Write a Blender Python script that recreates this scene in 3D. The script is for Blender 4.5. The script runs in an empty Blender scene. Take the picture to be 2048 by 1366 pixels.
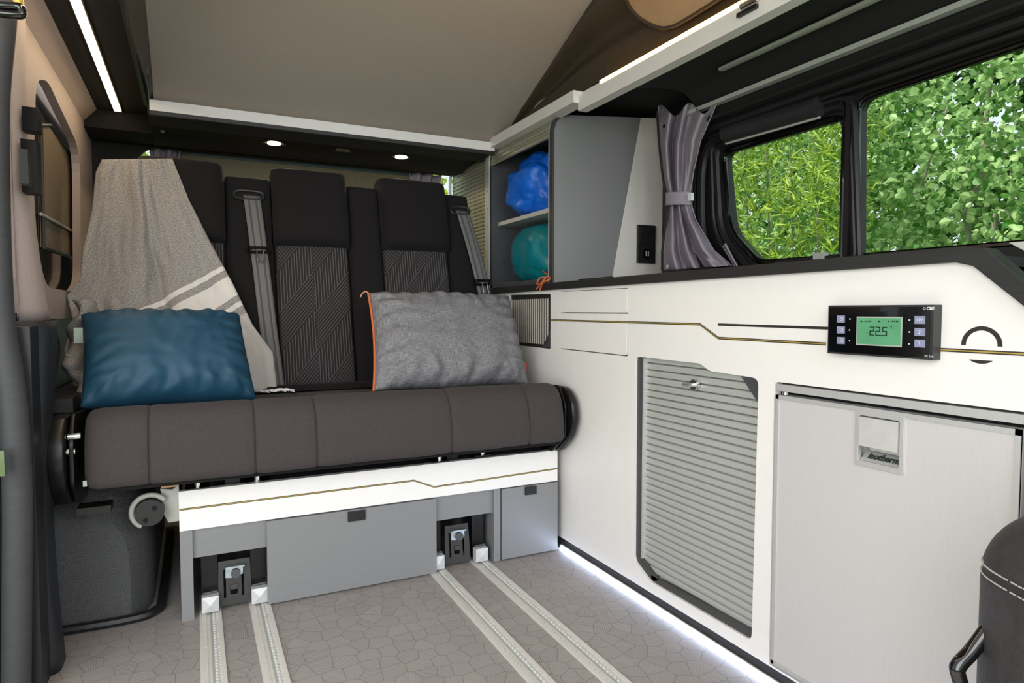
import bpy, bmesh, math, random
from math import sin, cos, pi, radians
from mathutils import Vector, Matrix, noise
random.seed(7)
SC = bpy.context.scene
COL = SC.collection
# ------------------------------------------------------------ camera
CAM = Vector((0, 0, .72)); FPX = 1287.; YAW = .4579; PIT = -.04815
FW = Vector((sin(YAW)*cos(PIT), cos(YAW)*cos(PIT), sin(PIT)))
RT = Vector((cos(YAW), -sin(YAW), 0)); UP = RT.cross(FW)
cd = bpy.data.cameras.new('camera'); cam = bpy.data.objects.new('camera', cd); COL.objects.link(cam)
cam.matrix_world = Matrix.Translation(CAM) @ Matrix((RT, UP, -FW)).transposed().to_4x4()
cd.sensor_width = 36; cd.lens = FPX/2048*36; cd.clip_start = .02; cd.clip_end = 200
SC.camera = cam
# ------------------------------------------------------------ world, sun, added fill lamps
SC.view_settings.view_transform = 'Standard'; SC.view_settings.look = 'None'
SC.view_settings.exposure = 0.0; SC.view_settings.gamma = 1; SC.view_settings.use_curve_mapping = False
w = bpy.data.worlds.new('sky'); SC.world = w; w.use_nodes = True
bg = w.node_tree.nodes['Background']; bg.inputs[0].default_value = (.86, .93, 1, 1); bg.inputs[1].default_value = 1.15
sd = bpy.data.lights.new('sun', 'SUN'); sd.energy = 6.5; sd.angle = .05; sd.color = (1, .96, .86)
so = bpy.data.objects.new('sun', sd); COL.objects.link(so)
so.rotation_euler = Vector((-.55, .35, 1)).to_track_quat('Z', 'Y').to_euler()
def area(name, loc, tgt, sx, sy, e, col=(1, 1, 1)):
    d = bpy.data.lights.new(name, 'AREA'); d.shape = 'RECTANGLE'; d.size = sx; d.size_y = sy; d.energy = e; d.color = col
    o = bpy.data.objects.new(name, d); COL.objects.link(o); o.location = loc
    o.rotation_euler = (Vector(loc)-Vector(tgt)).to_track_quat('Z', 'Y').to_euler(); return o
area('open_door_fill', (-1.1, -.5, 1.0), (.9, 1.6, .6), 1.5, 1.6, 40, (1, .985, .96))  # added fill lamp on the open door side, brightens the interior
area('cab_side_fill', (.7, -1.1, 1.25), (.5, 1.7, .6), 1.4, .9, 19, (.97, .98, 1))  # second added fill lamp, out of view behind the camera

# ------------------------------------------------------------ helpers
def ray(x, y): return FW + RT*((x-1024)/FPX) - UP*((y-683)/FPX)
def at(x, y, X=None, Y=None, Z=None):
    d = ray(x, y); i, k = (0, X) if X is not None else (1, Y) if Y is not None else (2, Z)
    return CAM + d*((k-CAM[i])/d[i])
WP = {}
def put(o, label=None, cat=None, group=None, kind=None):
    if label: o['label'] = label
    if cat: o['category'] = cat
    if group: o['group'] = group
    if kind: o['kind'] = kind
    return o
def thing(name, label, cat, loc=(0, 0, 0), group=None):
    o = bpy.data.objects.new(name, None); COL.objects.link(o); o.location = loc; o.empty_display_size = .05
    WP[o.name] = Vector(loc); return put(o, label, cat, group)
def emit(name, bm, m, parent=None, smooth=False, **k):
    me = bpy.data.meshes.new(name)
    if parent is not None: bmesh.ops.translate(bm, verts=bm.verts, vec=-WP[parent.name])
    bmesh.ops.recalc_face_normals(bm, faces=bm.faces)
    bm.to_mesh(me); bm.free(); me.materials.append(m)
    if smooth:
        me.polygons.foreach_set('use_smooth', [True]*len(me.polygons))
        if smooth != 2: me.set_sharp_from_angle(angle=radians(38))
    o = bpy.data.objects.new(name, me); COL.objects.link(o)
    if parent is not None: o.parent = parent; WP[o.name] = WP[parent.name]
    else: WP[o.name] = Vector((0, 0, 0))
    return put(o, **k) if k else o
def dup(o, parent, off=(0, 0, 0)):
    c = o.copy(); COL.objects.link(c); c.parent = parent; c.location = o.location + Vector(off); WP[c.name] = WP[parent.name]; return c
def bev(bm, w, seg=2, ang=30):
    es = [e for e in bm.edges if e.is_manifold and e.calc_face_angle(0) > radians(ang)]
    if w > 0 and es: bmesh.ops.bevel(bm, geom=es, offset=w, segments=seg, profile=.5, affect='EDGES', clamp_overlap=True)
    return bm
def bx(bm, x0, x1, y0, y1, z0, z1):
    v = [bm.verts.new((x, y, z)) for x in (x0, x1) for y in (y0, y1) for z in (z0, z1)]
    for f in ((0, 1, 3, 2), (4, 6, 7, 5), (0, 4, 5, 1), (2, 3, 7, 6), (0, 2, 6, 4), (1, 5, 7, 3)): bm.faces.new([v[i] for i in f])
    return bm
def box(x0, x1, y0, y1, z0, z1, b=0, seg=2):
    return bev(bx(bmesh.new(), x0, x1, y0, y1, z0, z1), b, seg)
AX = {'X': lambda d, a, b: (d, a, b), 'Y': lambda d, a, b: (a, d, b), 'Z': lambda d, a, b: (a, b, d)}
def plate(outer, holes, axis, d0, d1, b=0, seg=2):
    """flat sheet in the plane normal to axis: 2-D loops, from depth d0 to d1"""
    bm = bmesh.new(); F = AX[axis]; es = []
    for loop in [outer]+list(holes):
        vs = [bm.verts.new(F(d0, *p)) for p in loop]
        es += [bm.edges.new((vs[i], vs[(i+1) % len(vs)])) for i in range(len(vs))]
    r = bmesh.ops.triangle_fill(bm, use_beauty=True, use_dissolve=False, edges=es)
    fs = list(bm.faces)
    bmesh.ops.dissolve_limit(bm, angle_limit=.01, verts=bm.verts, edges=bm.edges) if not holes else None
    fs = list(bm.faces)
    e = bmesh.ops.extrude_face_region(bm, geom=fs)
    off = Vector(F(d1-d0, 0, 0)); 
    bmesh.ops.translate(bm, verts=[g for g in e['geom'] if isinstance(g, bmesh.types.BMVert)], vec=off)
    bmesh.ops.recalc_face_normals(bm, faces=bm.faces)
    if b: bev(bm, b, seg)
    return bm
def rnd(pts, r, n=4):
    """round the corners of a 2-D polygon; r number or list"""
    out = []; N = len(pts)
    for i in range(N):
        rr = r[i] if isinstance(r, (list, tuple)) else r
        p = Vector(pts[i][:2]); a = Vector(pts[i-1][:2])-p; c = Vector(pts[(i+1) % N][:2])-p
        if rr <= 0: out.append(tuple(p)); continue
        la, lc = a.length, c.length; a.normalize(); c.normalize(); q = min(rr, la*.45, lc*.45)
        A = p+a*q; Cc = p+c*q
        for k in range(n+1):
            t = k/n; out.append(tuple(A*(1-t)**2 + p*2*t*(1-t) + Cc*t*t))
    return out
def tube(bm, pts, r, n=8, cap=True, flat=None):
    pts = [Vector(p) for p in pts]; rings = []
    prev = None
    for i, p in enumerate(pts):
        t = (pts[min(i+1, len(pts)-1)]-pts[max(i-1, 0)]).normalized()
        if prev is None: a = t.orthogonal().normalized()
        else: a = (prev-t*prev.dot(t)).normalized()
        prev = a; b = t.cross(a); rr = r[i] if isinstance(r, (list, tuple)) else r
        rings.append([bm.verts.new(p+(a*cos(2*pi*k/n)+b*sin(2*pi*k/n))*rr) for k in range(n)])
    for A, B in zip(rings, rings[1:]):
        for k in range(n): bm.faces.new((A[k], A[(k+1) % n], B[(k+1) % n], B[k]))
    if cap: bm.faces.new(rings[0][::-1]); bm.faces.new(rings[-1])
    return bm
def tb(pts, r, n=8): return tube(bmesh.new(), pts, r, n)
def cyl(p, q, r, n=20, b=0):
    bm = tube(bmesh.new(), [p, q], r, n); return bev(bm, b, 2, 60) if b else bm
def spl(pts, n=8):
    """catmull-rom through points"""
    P = [Vector(p) for p in pts]; P = [P[0]*2-P[1]]+P+[P[-1]*2-P[-2]]; out = []
    for i in range(1, len(P)-2):
        for k in range(n):
            t = k/n; a, b, c, d = P[i-1:i+3]
            out.append(.5*((2*b)+(c-a)*t+(2*a-5*b+4*c-d)*t*t+(3*b-a-3*c+d)*t**3))
    return out+[P[-2]]
def surf(fn, nu, nv, close_u=False):
    bm = bmesh.new(); g = [[bm.verts.new(fn(i/nu, j/nv)) for j in range(nv+1)] for i in range(nu if close_u else nu+1)]
    M = len(g)
    for i in range(M if close_u else nu):
        for j in range(nv): bm.faces.new((g[i][j], g[(i+1) % M][j], g[(i+1) % M][j+1], g[i][j+1]))
    return bm, g
def solid(o, t, off=0):
    m = o.modifiers.new('thickness', 'SOLIDIFY'); m.thickness = t; m.offset = off; return o
def nz(p, s=1.): return noise.noise(Vector(p)*s)
def merge(bm): bmesh.ops.remove_doubles(bm, verts=bm.verts, dist=1e-6); return bm

# ------------------------------------------------------------ materials
def srgb(r, g, b):
    f = lambda c: (c/255/12.92) if c <= 10 else ((c/255+.055)/1.055)**2.4
    return (f(r), f(g), f(b), 1)
class NT:
    def __init__(s, name):
        s.m = bpy.data.materials.new(name); s.m.use_nodes = True; s.t = s.m.node_tree; s.p = s.t.nodes['Principled BSDF']
    def n(s, ty, **k):
        x = s.t.nodes.new(ty)
        for a, v in k.items(): setattr(x, a, v)
        return x
    def l(s, a, b): s.t.links.new(a, b)
    def v(s, op, a, b=None, c=None):
        x = s.n('ShaderNodeMath', operation=op)
        for i, q in enumerate((a, b, c)):
            if q is None: continue
            if isinstance(q, (int, float)): x.inputs[i].default_value = q
            else: s.l(q, x.inputs[i])
        return x.outputs[0]
    def coord(s, k='Object'): return s.n('ShaderNodeTexCoord').outputs[k]
    def ramp(s, fac, a, b, lo=0, hi=1):
        x = s.n('ShaderNodeValToRGB'); x.color_ramp.elements[0].color = a; x.color_ramp.elements[1].color = b
        x.color_ramp.elements[0].position = lo; x.color_ramp.elements[1].position = hi; s.l(fac, x.inputs[0]); return x.outputs[0]
    def mix(s, fac, a, b):
        x = s.n('ShaderNodeMix', data_type='RGBA')
        for i, q in ((0, fac), (6, a), (7, b)):
            if isinstance(q, (int, float, tuple)): x.inputs[i].default_value = q
            else: s.l(q, x.inputs[i])
        return x.outputs[2]
    def bump(s, h, st=.3, d=.001):
        x = s.n('ShaderNodeBump'); x.inputs['Strength'].default_value = st; x.inputs['Distance'].default_value = d
        s.l(h, x.inputs['Height']); s.l(x.outputs[0], s.p.inputs['Normal'])
def mat(name, col, rough=.5, metal=0, var=.08, vs=30, bump=0, bs=400, bd=.0006, coat=0, emis=None, es=0, stretch=None, spec=.5):
    N = NT(name); c = srgb(*col); co = N.coord('Object')
    if stretch:
        mp = N.n('ShaderNodeMapping'); mp.inputs['Scale'].default_value = stretch; N.l(co, mp.inputs[0]); co = mp.outputs[0]
    t = N.n('ShaderNodeTexNoise'); t.inputs['Scale'].default_value = vs; t.inputs['Detail'].default_value = 3; N.l(co, t.inputs[0])
    a = tuple(x*(1-var) for x in c[:3])+(1,); b = tuple(min(1, x*(1+var)) for x in c[:3])+(1,)
    N.l(N.ramp(t.outputs[0], a, b, .3, .7), N.p.inputs['Base Color'])
    N.p.inputs['Roughness'].default_value = rough; N.p.inputs['Metallic'].default_value = metal
    N.p.inputs['Coat Weight'].default_value = coat; N.p.inputs['Specular IOR Level'].default_value = spec
    if bump:
        t2 = N.n('ShaderNodeTexNoise'); t2.inputs['Scale'].default_value = bs; t2.inputs['Detail'].default_value = 2; N.l(co, t2.inputs[0]); N.bump(t2.outputs[0], bump, bd)
    if emis: N.p.inputs['Emission Color'].default_value = srgb(*emis); N.p.inputs['Emission Strength'].default_value = es
    return N.m
M = {}
M['white'] = mat('white_laminate', (243, 241, 238), .38, var=.01)
M['whitebeam'] = mat('white_beam', (225, 223, 220), .45, var=.02)
M['grey'] = mat('grey_laminate', (134, 135, 136), .42, .1, var=.10, vs=900)
M['darkgrey'] = mat('dark_grey_board', (72, 74, 78), .5, var=.08, vs=500)
M['black'] = mat('black_plastic', (26, 26, 27), .45, var=.1, bump=.25, bs=900)
M['blacktrim'] = mat('black_counter_edge', (38, 38, 38), .5, var=.2, vs=60, stretch=(1, .3, 6))
M['gloss'] = mat('glossy_black', (10, 10, 11), .12, var=.05, coat=.5)
M['blackmetal'] = mat('black_painted_steel', (24, 24, 25), .3, .2, var=.1, vs=40)
M['headliner'] = mat('black_headliner', (27, 26, 26), .85, var=.15, vs=500, bump=.4, bs=900)
M['gap'] = mat('dark_gap', (8, 8, 9), .9, var=.05)
M['alu'] = mat('brushed_aluminium', (202, 202, 201), .34, .35, var=.06, vs=50, stretch=(40, 40, 1))
M['alur'] = mat('rail_aluminium', (222, 220, 213), .45, .12, var=.06, vs=60, stretch=(30, 1, 30))
M['slat'] = mat('silver_slat', (186, 189, 185), .4, .2, var=.04, vs=200)
M['chrome'] = mat('chrome', (222, 222, 222), .1, 1, var=.02)
M['zinc'] = mat('zinc_steel', (178, 188, 192), .28, .9, var=.25, vs=60)
M['beige'] = mat('greige_panel', (176, 162, 156), .7, var=.04, vs=200, bump=.3, bs=700)
M['roof'] = mat('grey_roof_lining', (166, 156, 145), .85, var=.05, vs=600, bump=.8, bs=420, bd=.0012)
M['carpet'] = mat('charcoal_carpet', (92, 93, 94), .95, var=.45, vs=420, bump=1, bs=500, bd=.004)
M['curtain'] = mat('mauve_grey_curtain', (158, 149, 160), .8, var=.05, vs=300, bump=.25, bs=900)
M['navy'] = mat('navy_pillow', (20, 66, 90), .6, var=.05, vs=200, bump=.3, bs=900)
M['blue'] = mat('bright_blue_nylon', (18, 108, 222), .42, var=.12, vs=30, bump=.2)
M['teal'] = mat('teal_nylon', (0, 122, 134), .4, var=.12, vs=30, bump=.2)
M['orange'] = mat('orange_cord', (205, 108, 62), .6, var=.15, vs=300)
M['cordw'] = mat('tan_cord', (214, 160, 120), .7)
M['tent'] = mat('dark_tent_fabric', (60, 50, 38), .42, var=.1, vs=200, bump=.2, spec=.6)
M['flap'] = mat('tan_tent_flap', (170, 140, 108), .7, var=.05, vs=40)
M['gold'] = mat('gold_line', (200, 172, 84), .35, .4)
M['print'] = mat('black_print', (42, 38, 36), .5)
M['rubber'] = mat('grey_rubber', (58, 59, 62), .6, var=.1, bump=.4, bs=120, stretch=(1, 1, 5))
M['paint'] = mat('mauve_body_paint', (150, 138, 142), .35, var=.02)
M['belt'] = mat('grey_belt_webbing', (104, 104, 104), .6, var=.12, vs=20, stretch=(60, 1, 1), bump=.3, bs=600)
M['lcd'] = mat('green_display', (86, 150, 110), .3, emis=(86, 150, 110), es=.18)
M['button'] = mat('lilac_button', (142, 146, 176), .4, var=.08)
M['ink'] = mat('display_ink', (16, 34, 26), .5)
M['ink_w'] = mat('white_ink', (225, 228, 232), .5)
M['led_w'] = mat('warm_led', (255, 236, 200), .5, emis=(255, 222, 170), es=9)
M['led_s'] = mat('warm_led_strip', (255, 220, 160), .5, emis=(255, 196, 110), es=7)
M['led_c'] = mat('cool_led', (230, 238, 255), .5, emis=(205, 222, 255), es=30)
M['plasticg'] = mat('pale_grey_plastic', (172, 174, 166), .5, var=.04)
M['olive'] = mat('olive_tailgate_trim', (112, 105, 72), .55, var=.06, vs=80)
M['cap'] = mat('pearl_end_cap', (206, 208, 208), .35, .1, var=.04)
M['taupe'] = mat('taupe_reflection', (120, 104, 84), .7, var=.05, vs=20)  # flat colour for the interior mirrored in the left window
M['bark'] = mat('pale_bark', (150, 150, 128), .8, var=.3, vs=30)
M['wood'] = mat('plywood_edge', (205, 160, 112), .6, var=.2, vs=100)
M['softgrey'] = mat('pale_trim_strip', (176, 180, 172), .4, var=.03)
M['leather'] = mat('charcoal_leather', (52, 50, 51), .55, var=.2, vs=60, bump=.7, bs=260, bd=.0012)
M['stitch'] = mat('white_stitching', (190, 188, 182), .7)
M['ground'] = mat('grass_ground', (70, 90, 40), .95, var=.4, vs=3)
M['tag'] = mat('pale_tag', (170, 190, 180), .5)

def m_fabric(name, col, scale=1500, var=.25):
    N = NT(name); co = N.coord(); t = N.n('ShaderNodeTexNoise'); t.inputs['Scale'].default_value = scale; N.l(co, t.inputs[0])
    c = srgb(*col)
    N.l(N.ramp(t.outputs[0], tuple(x*(1-var) for x in c[:3])+(1,), tuple(x*(1+var) for x in c[:3])+(1,), .35, .65), N.p.inputs['Base Color'])
    N.p.inputs['Roughness'].default_value = .9; N.p.inputs['Specular IOR Level'].default_value = .2
    N.p.inputs['Sheen Weight'].default_value = .04
    N.bump(t.outputs[0], .4, .001); return N.m
M['seat'] = m_fabric('charcoal_seat_fabric', (66, 61, 61), 900)
M['back'] = m_fabric('black_backrest_fabric', (27, 25, 26), 900)
def m_chevron():
    N = NT('chevron_fabric'); co = N.coord('UV'); sp = N.n('ShaderNodeSeparateXYZ'); N.l(co, sp.inputs[0]); u, v = sp.outputs[0], sp.outputs[1]
    half = N.v('GREATER_THAN', u, .108)
    w_ = N.v('SUBTRACT', N.v('SUBTRACT', v, N.v('MULTIPLY', u, 1.25)), N.v('MULTIPLY', half, -.135))
    reg = N.v('GREATER_THAN', N.v('FRACT', N.v('DIVIDE', N.v('ADD', w_, 2.02), .25)), .5)
    dl = N.v('LESS_THAN', N.v('FRACT', N.v('MULTIPLY', w_, 1/.0125)), .28)
    vl = N.v('LESS_THAN', N.v('FRACT', N.v('MULTIPLY', u, 1/.0085)), .3)
    ln = N.v('ADD', N.v('MULTIPLY', reg, dl), N.v('MULTIPLY', N.v('SUBTRACT', 1, reg), vl))
    N.l(N.mix(ln, srgb(34, 32, 33), srgb(86, 83, 83)), N.p.inputs['Base Color']); N.p.inputs['Roughness'].default_value = .9
    N.bump(ln, .5, .001); return N.m
M['chev'] = m_chevron()
def m_towel():
    N = NT('striped_towel'); co = N.coord('UV'); sp = N.n('ShaderNodeSeparateXYZ'); N.l(co, sp.inputs[0]); s_ = sp.outputs[1]
    t = N.n('ShaderNodeTexNoise'); t.inputs['Scale'].default_value = 260; mp = N.n('ShaderNodeMapping'); mp.inputs['Scale'].default_value = (4, 1, 1); N.l(co, mp.inputs[0]); N.l(mp.outputs[0], t.inputs[0])
    t2 = N.n('ShaderNodeTexNoise'); t2.inputs['Scale'].default_value = 420; N.l(co, t2.inputs[0])
    base = N.ramp(N.v('MULTIPLY', N.v('ADD', t.outputs[0], t2.outputs[0]), .5), srgb(96, 93, 91), srgb(192, 188, 184), .36, .64)
    def band(a, b): return N.v('MULTIPLY', N.v('GREATER_THAN', s_, a), N.v('LESS_THAN', s_, b))
    wh = N.v('ADD', N.v('ADD', band(0, .014), band(.034, .094)), band(.112, .126))
    wh = N.v('ADD', wh, N.v('MULTIPLY', N.v('GREATER_THAN', s_, .15), .5))
    N.l(N.mix(wh, base, srgb(222, 218, 212)), N.p.inputs['Base Color']); N.p.inputs['Roughness'].default_value = .95
    N.p.inputs['Specular IOR Level'].default_value = .1
    N.bump(t2.outputs[0], .35, .001); return N.m
M['towel'] = m_towel()
def m_greypillow():
    N = NT('grey_crosshatch_cotton'); co = N.coord('UV')
    def st(sc):
        mp = N.n('ShaderNodeMapping'); mp.inputs['Scale'].default_value = sc; N.l(co, mp.inputs[0])
        t = N.n('ShaderNodeTexNoise'); t.inputs['Scale'].default_value = 75; t.inputs['Detail'].default_value = 3; N.l(mp.outputs[0], t.inputs[0]); return t.outputs[0]
    h = N.v('MULTIPLY', N.v('ADD', st((8, .7, 1)), st((.7, 6, 1))), .5)
    N.l(N.ramp(h, srgb(88, 89, 93), srgb(142, 142, 145), .36, .64), N.p.inputs['Base Color']); N.p.inputs['Roughness'].default_value = .85
    N.bump(h, .3, .001); return N.m
M['gpil'] = m_greypillow()
def m_floor():
    N = NT('patterned_vinyl'); co = N.coord()
    v1 = N.n('ShaderNodeTexVoronoi', voronoi_dimensions='2D'); v2 = N.n('ShaderNodeTexVoronoi', voronoi_dimensions='2D', feature='DISTANCE_TO_EDGE')
    for v in (v1, v2): v.inputs['Scale'].default_value = 24; v.inputs['Randomness'].default_value = .8; N.l(co, v.inputs['Vector'])
    sp = N.n('ShaderNodeSeparateXYZ'); N.l(co, sp.inputs[0]); cc = N.n('ShaderNodeSeparateColor'); N.l(v1.outputs['Color'], cc.inputs[0])
    ang = N.v('MULTIPLY', cc.outputs[0], 3.14159)
    pr = N.v('ADD', N.v('MULTIPLY', sp.outputs[0], N.v('COSINE', ang)), N.v('MULTIPLY', sp.outputs[1], N.v('SINE', ang)))
    hat = N.v('MULTIPLY', N.v('ADD', N.v('SINE', N.v('MULTIPLY', pr, 2*pi/.0042)), 1), .5)
    edge = N.v('LESS_THAN', v2.outputs['Distance'], .018)
    k = N.v('ADD', N.v('MULTIPLY', hat, N.v('ADD', .22, N.v('MULTIPLY', cc.outputs[1], .22))), N.v('MULTIPLY', edge, .45))
    N.l(N.mix(k, srgb(168, 162, 159), srgb(84, 78, 76)), N.p.inputs['Base Color']); N.p.inputs['Roughness'].default_value = .5
    N.bump(N.v('SUBTRACT', 1, k), .25, .0006); return N.m
M['floor'] = m_floor()
def m_leaf(name, a, b, rough=.45):
    N = NT(name); g = N.n('ShaderNodeNewGeometry'); oi = N.n('ShaderNodeObjectInfo')
    f = N.v('FRACT', N.v('ADD', g.outputs['Random Per Island'], oi.outputs['Random']))
    c = N.ramp(f, srgb(*a), srgb(*b)); N.l(c, N.p.inputs['Base Color']); N.p.inputs['Roughness'].default_value = rough
    tr = N.n('ShaderNodeBsdfTranslucent'); N.l(c, tr.inputs[0]); mx = N.n('ShaderNodeMixShader'); mx.inputs[0].default_value = .4
    out = N.t.nodes['Material Output']; N.l(N.p.outputs[0], mx.inputs[1]); N.l(tr.outputs[0], mx.inputs[2]); N.l(mx.outputs[0], out.inputs[0]); return N.m
M['poplar'] = m_leaf('poplar_leaf', (66, 128, 36), (198, 228, 156))
M['bamboo'] = m_leaf('bamboo_leaf', (70, 130, 22), (186, 206, 60))
M['deep'] = m_leaf('deep_leaf', (26, 60, 18), (84, 128, 50))
M['lime'] = m_leaf('lime_leaf', (110, 140, 20), (200, 214, 70))
def m_glass(name, tint, rough=0., mixf=.9):
    N = NT(name); tr = N.n('ShaderNodeBsdfTransparent'); tr.inputs[0].default_value = tint
    gl = N.n('ShaderNodeBsdfGlossy'); gl.inputs['Roughness'].default_value = .02
    fr = N.n('ShaderNodeFresnel'); fr.inputs[0].default_value = 1.12
    mx = N.n('ShaderNodeMixShader'); N.l(fr.outputs[0], mx.inputs[0]); N.l(tr.outputs[0], mx.inputs[1]); N.l(gl.outputs[0], mx.inputs[2])
    N.l(mx.outputs[0], N.t.nodes['Material Output'].inputs[0]); return N.m
M['glass'] = m_glass('window_glass', (.93, .97, .94, 1))
M['dglass'] = m_glass('privacy_glass', (.25, .25, .22, 1))

def struct(name, bm, m, smooth=False, parent=None):
    return emit(name, bm, m, parent, smooth, **({} if parent else {'kind': 'structure'}))
def text(name, s, size, m, parent, origin, ux, uy, align='CENTER', depth=.0004, shear=0, extra=0):
    cu = bpy.data.curves.new(name, 'FONT'); cu.body = s; cu.size = size; cu.align_x = align; cu.align_y = 'CENTER'; cu.extrude = depth; cu.shear = shear; cu.offset = extra
    o = bpy.data.objects.new('tmp', cu); COL.objects.link(o)
    dg = bpy.context.evaluated_depsgraph_get(); me = bpy.data.meshes.new_from_object(o.evaluated_get(dg))
    bpy.data.objects.remove(o)
    bm = bmesh.new(); bm.from_mesh(me); ux = Vector(ux).normalized(); uy = Vector(uy).normalized(); n = ux.cross(uy)
    for v in bm.verts: v.co = Vector(origin)+ux*v.co.x+uy*v.co.y+n*v.co.z
    return emit(name, bm, m, parent)

# ============================================================ SETTING
K = .987      # front plane of the kitchen unit
B = 1.643     # front plane of the bench box
WX = 1.40     # window wall
LX = -.30     # left wall
RY = 2.72     # rear wall
floor = struct('floor', box(-.34, 1.42, -.6, 2.74, -.03, 0), M['floor'])
ground = struct('ground', box(-14, 16, -12, 18, -.62, -.55), M['ground'])
# ---- ceiling panels (headliner)
struct('ceiling', box(-.262, -.118, -.5, 2.425, 1.352, 1.375, .006), M['headliner'], True)
# right hand overhead headliner profile swept along Y
def sweep(prof, y0, y1, t=.012):
    n = Vector((0, 0, 1)); lower = [Vector((x, 0, z)) for x, z in prof]; upper = [p+Vector((0, 0, t)) for p in lower][::-1]
    loop = [(p.x, p.z) for p in lower+upper]
    return plate(loop, [], 'Y', y0, y1)
prof = [(p[0], p[2]) for p in spl([(1.02, 0, 1.300), (1.10, 0, 1.322), (1.17, 0, 1.333), (1.24, 0, 1.334), (1.27, 0, 1.318), (1.30, 0, 1.300), (1.33, 0, 1.282), (1.36, 0, 1.245), (1.40, 0, 1.232)], 4)]
struct('trim_1', sweep(prof, -.4, 1.44), M['headliner'], True)
struct('trim_1', sweep([(1.032, 1.350), (1.06, 1.362), (1.12, 1.372), (1.45, 1.39)], 1.43, 2.6), M['headliner'], True)
struct('trim_2', tb([(1.318, y, 1.262) for y in (-.4, .5, 1.45)], .008), M['black'], True)
for k, (x, z, r) in enumerate(((1.352, 1.247, .012), (1.372, 1.232, .007), (1.343, 1.262, .006))):
    struct('trim_3', tb([(x, y, z) for y in (-.4, .5, 1.5)], r), M['black'], True)
# pale trim strips on the overhead headliner
def strip_on(x, z, y0, y1, wd):
    return plate(rnd([(x-wd/2, y0), (x+wd/2, y0), (x+wd/2, y1), (x-wd/2, y1)], wd*.45, 4), [], 'Z', z, z+.006, .001)
emit('light_strip', strip_on(1.2, 1.322, -.3, 1.25, .020), M['softgrey'], None, True, label='short pale rounded strip set in the black headliner above the large window', cat='trim strip')
emit('curtain_rail', box(1.292, 1.312, -.3, 1.50, 1.286, 1.297, .002), M['softgrey'], None, True, label='long pale metal curtain rail running along the top of the right window wall', cat='rail')

# ---- wall_right: black window wall with two openings
def wp(px, py, X=WX): p = at(px, py, X=X); return (p.y, p.z)
small = rnd([wp(1447, 306), wp(1686, 235), wp(1692, 500), wp(1676, 512), wp(1518, 522), wp(1462, 462)], [.03, .035, .03, .01, .03, .05], 6)
big = rnd([(1.012, 1.212), (-.25, 1.235), (-.25, .848), (1.004, .848)], [.035, .02, .02, .012], 6)
wall = [(1.71, .6), (1.71, 1.40), (-.4, 1.40), (-.4, .6)]
struct('wall_right', plate(wall, [small, big], 'X', WX, WX+.03), M['black'])
struct('wall_right', box(1.43, 1.46, 1.70, RY, -.03, 1.40), M['headliner'])
struct('wall_right', box(WX, WX+.03, -.4, 1.74, -.03, .6), M['black'])
def rim(loop, x, r, grow=0):
    c = Vector((sum(p[0] for p in loop)/len(loop), sum(p[1] for p in loop)/len(loop)))
    pts = []
    for p in loop:
        v = Vector(p)-c; L = v.length; q = c+v*((L+grow)/L); pts.append((x, q.x, q.y))
    pts.append(pts[0]); pts.append(pts[1])
    return tb(pts, r, 8)
w1 = struct('window_1', rim(small, WX+.004, .009, .006), M['gloss'], True)
w1b = emit('frame', rim(small, WX-.004, .012, .034), M['black'], w1, True)
emit('rubber_seal', rim(small, WX-.012, .008, .052), M['black'], w1, True)
emit('pane', plate(small, [], 'X', WX+.012, WX+.016), M['glass'], w1)
emit('latch_bar', box(WX-.02, WX-.004, wp(1690, 520)[0], wp(1560, 530)[0], .842, .853, .003), M['black'], w1, True)
emit('pull_tab', box(WX-.026, WX-.006, wp(1660, 520)[0], wp(1640, 520)[0], .846, .862, .003), M['softgrey'], w1, True)
w2 = struct('window_2', rim(big, WX+.004, .007, .004), M['gloss'], True)
emit('pane', plate(big, [], 'X', WX+.012, WX+.016), M['glass'], w2)
# divider post between windows: rounded black profile
struct('trim_4', tb([(WX-.006, 1.036, z) for z in (.84, 1.0, 1.2)]+[(WX-.006, 1.05, 1.232), (WX-.006, 1.09, 1.245)], .011), M['gloss'], True)
struct('trim_5', box(WX-.02, WX, 1.018, 1.03, .84, 1.22, .004), M['black'], True)
# left-hand curved surround of the small window
sur = spl([(0, 1.10, 1.262), (0, 1.40, 1.245), (0, 1.50, 1.19), (0, 1.515, 1.05), (0, 1.50, .93), (0, 1.44, .85), (0, 1.38, .80)], 8)
for k, (dx, gy, r) in enumerate(((.0, 0, .016), (-.018, .03, .012), (-.03, .055, .016))):
    struct('trim_6', tb([(WX-.012+dx, p.y+gy, p.z+gy*.25) for p in sur], r), M['black'], True)
# rolled blind over small window
bl = thing('roller_blind', 'black roller blind case rolled up above the small side window', 'blind', (1.375, 1.25, 1.2))
pA, pB = at(1452, 268, X=1.372), at(1640, 212, X=1.372)
emit('case', tb([pA, pB], .026, 18), mat('blind_case', (46, 44, 46), .4), bl, True)
emit('bottom_bar', tb([pA+Vector((0, 0, -.027)), pB+Vector((0, 0, -.027))], .0035, 8), M['softgrey'], bl, True)

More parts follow.
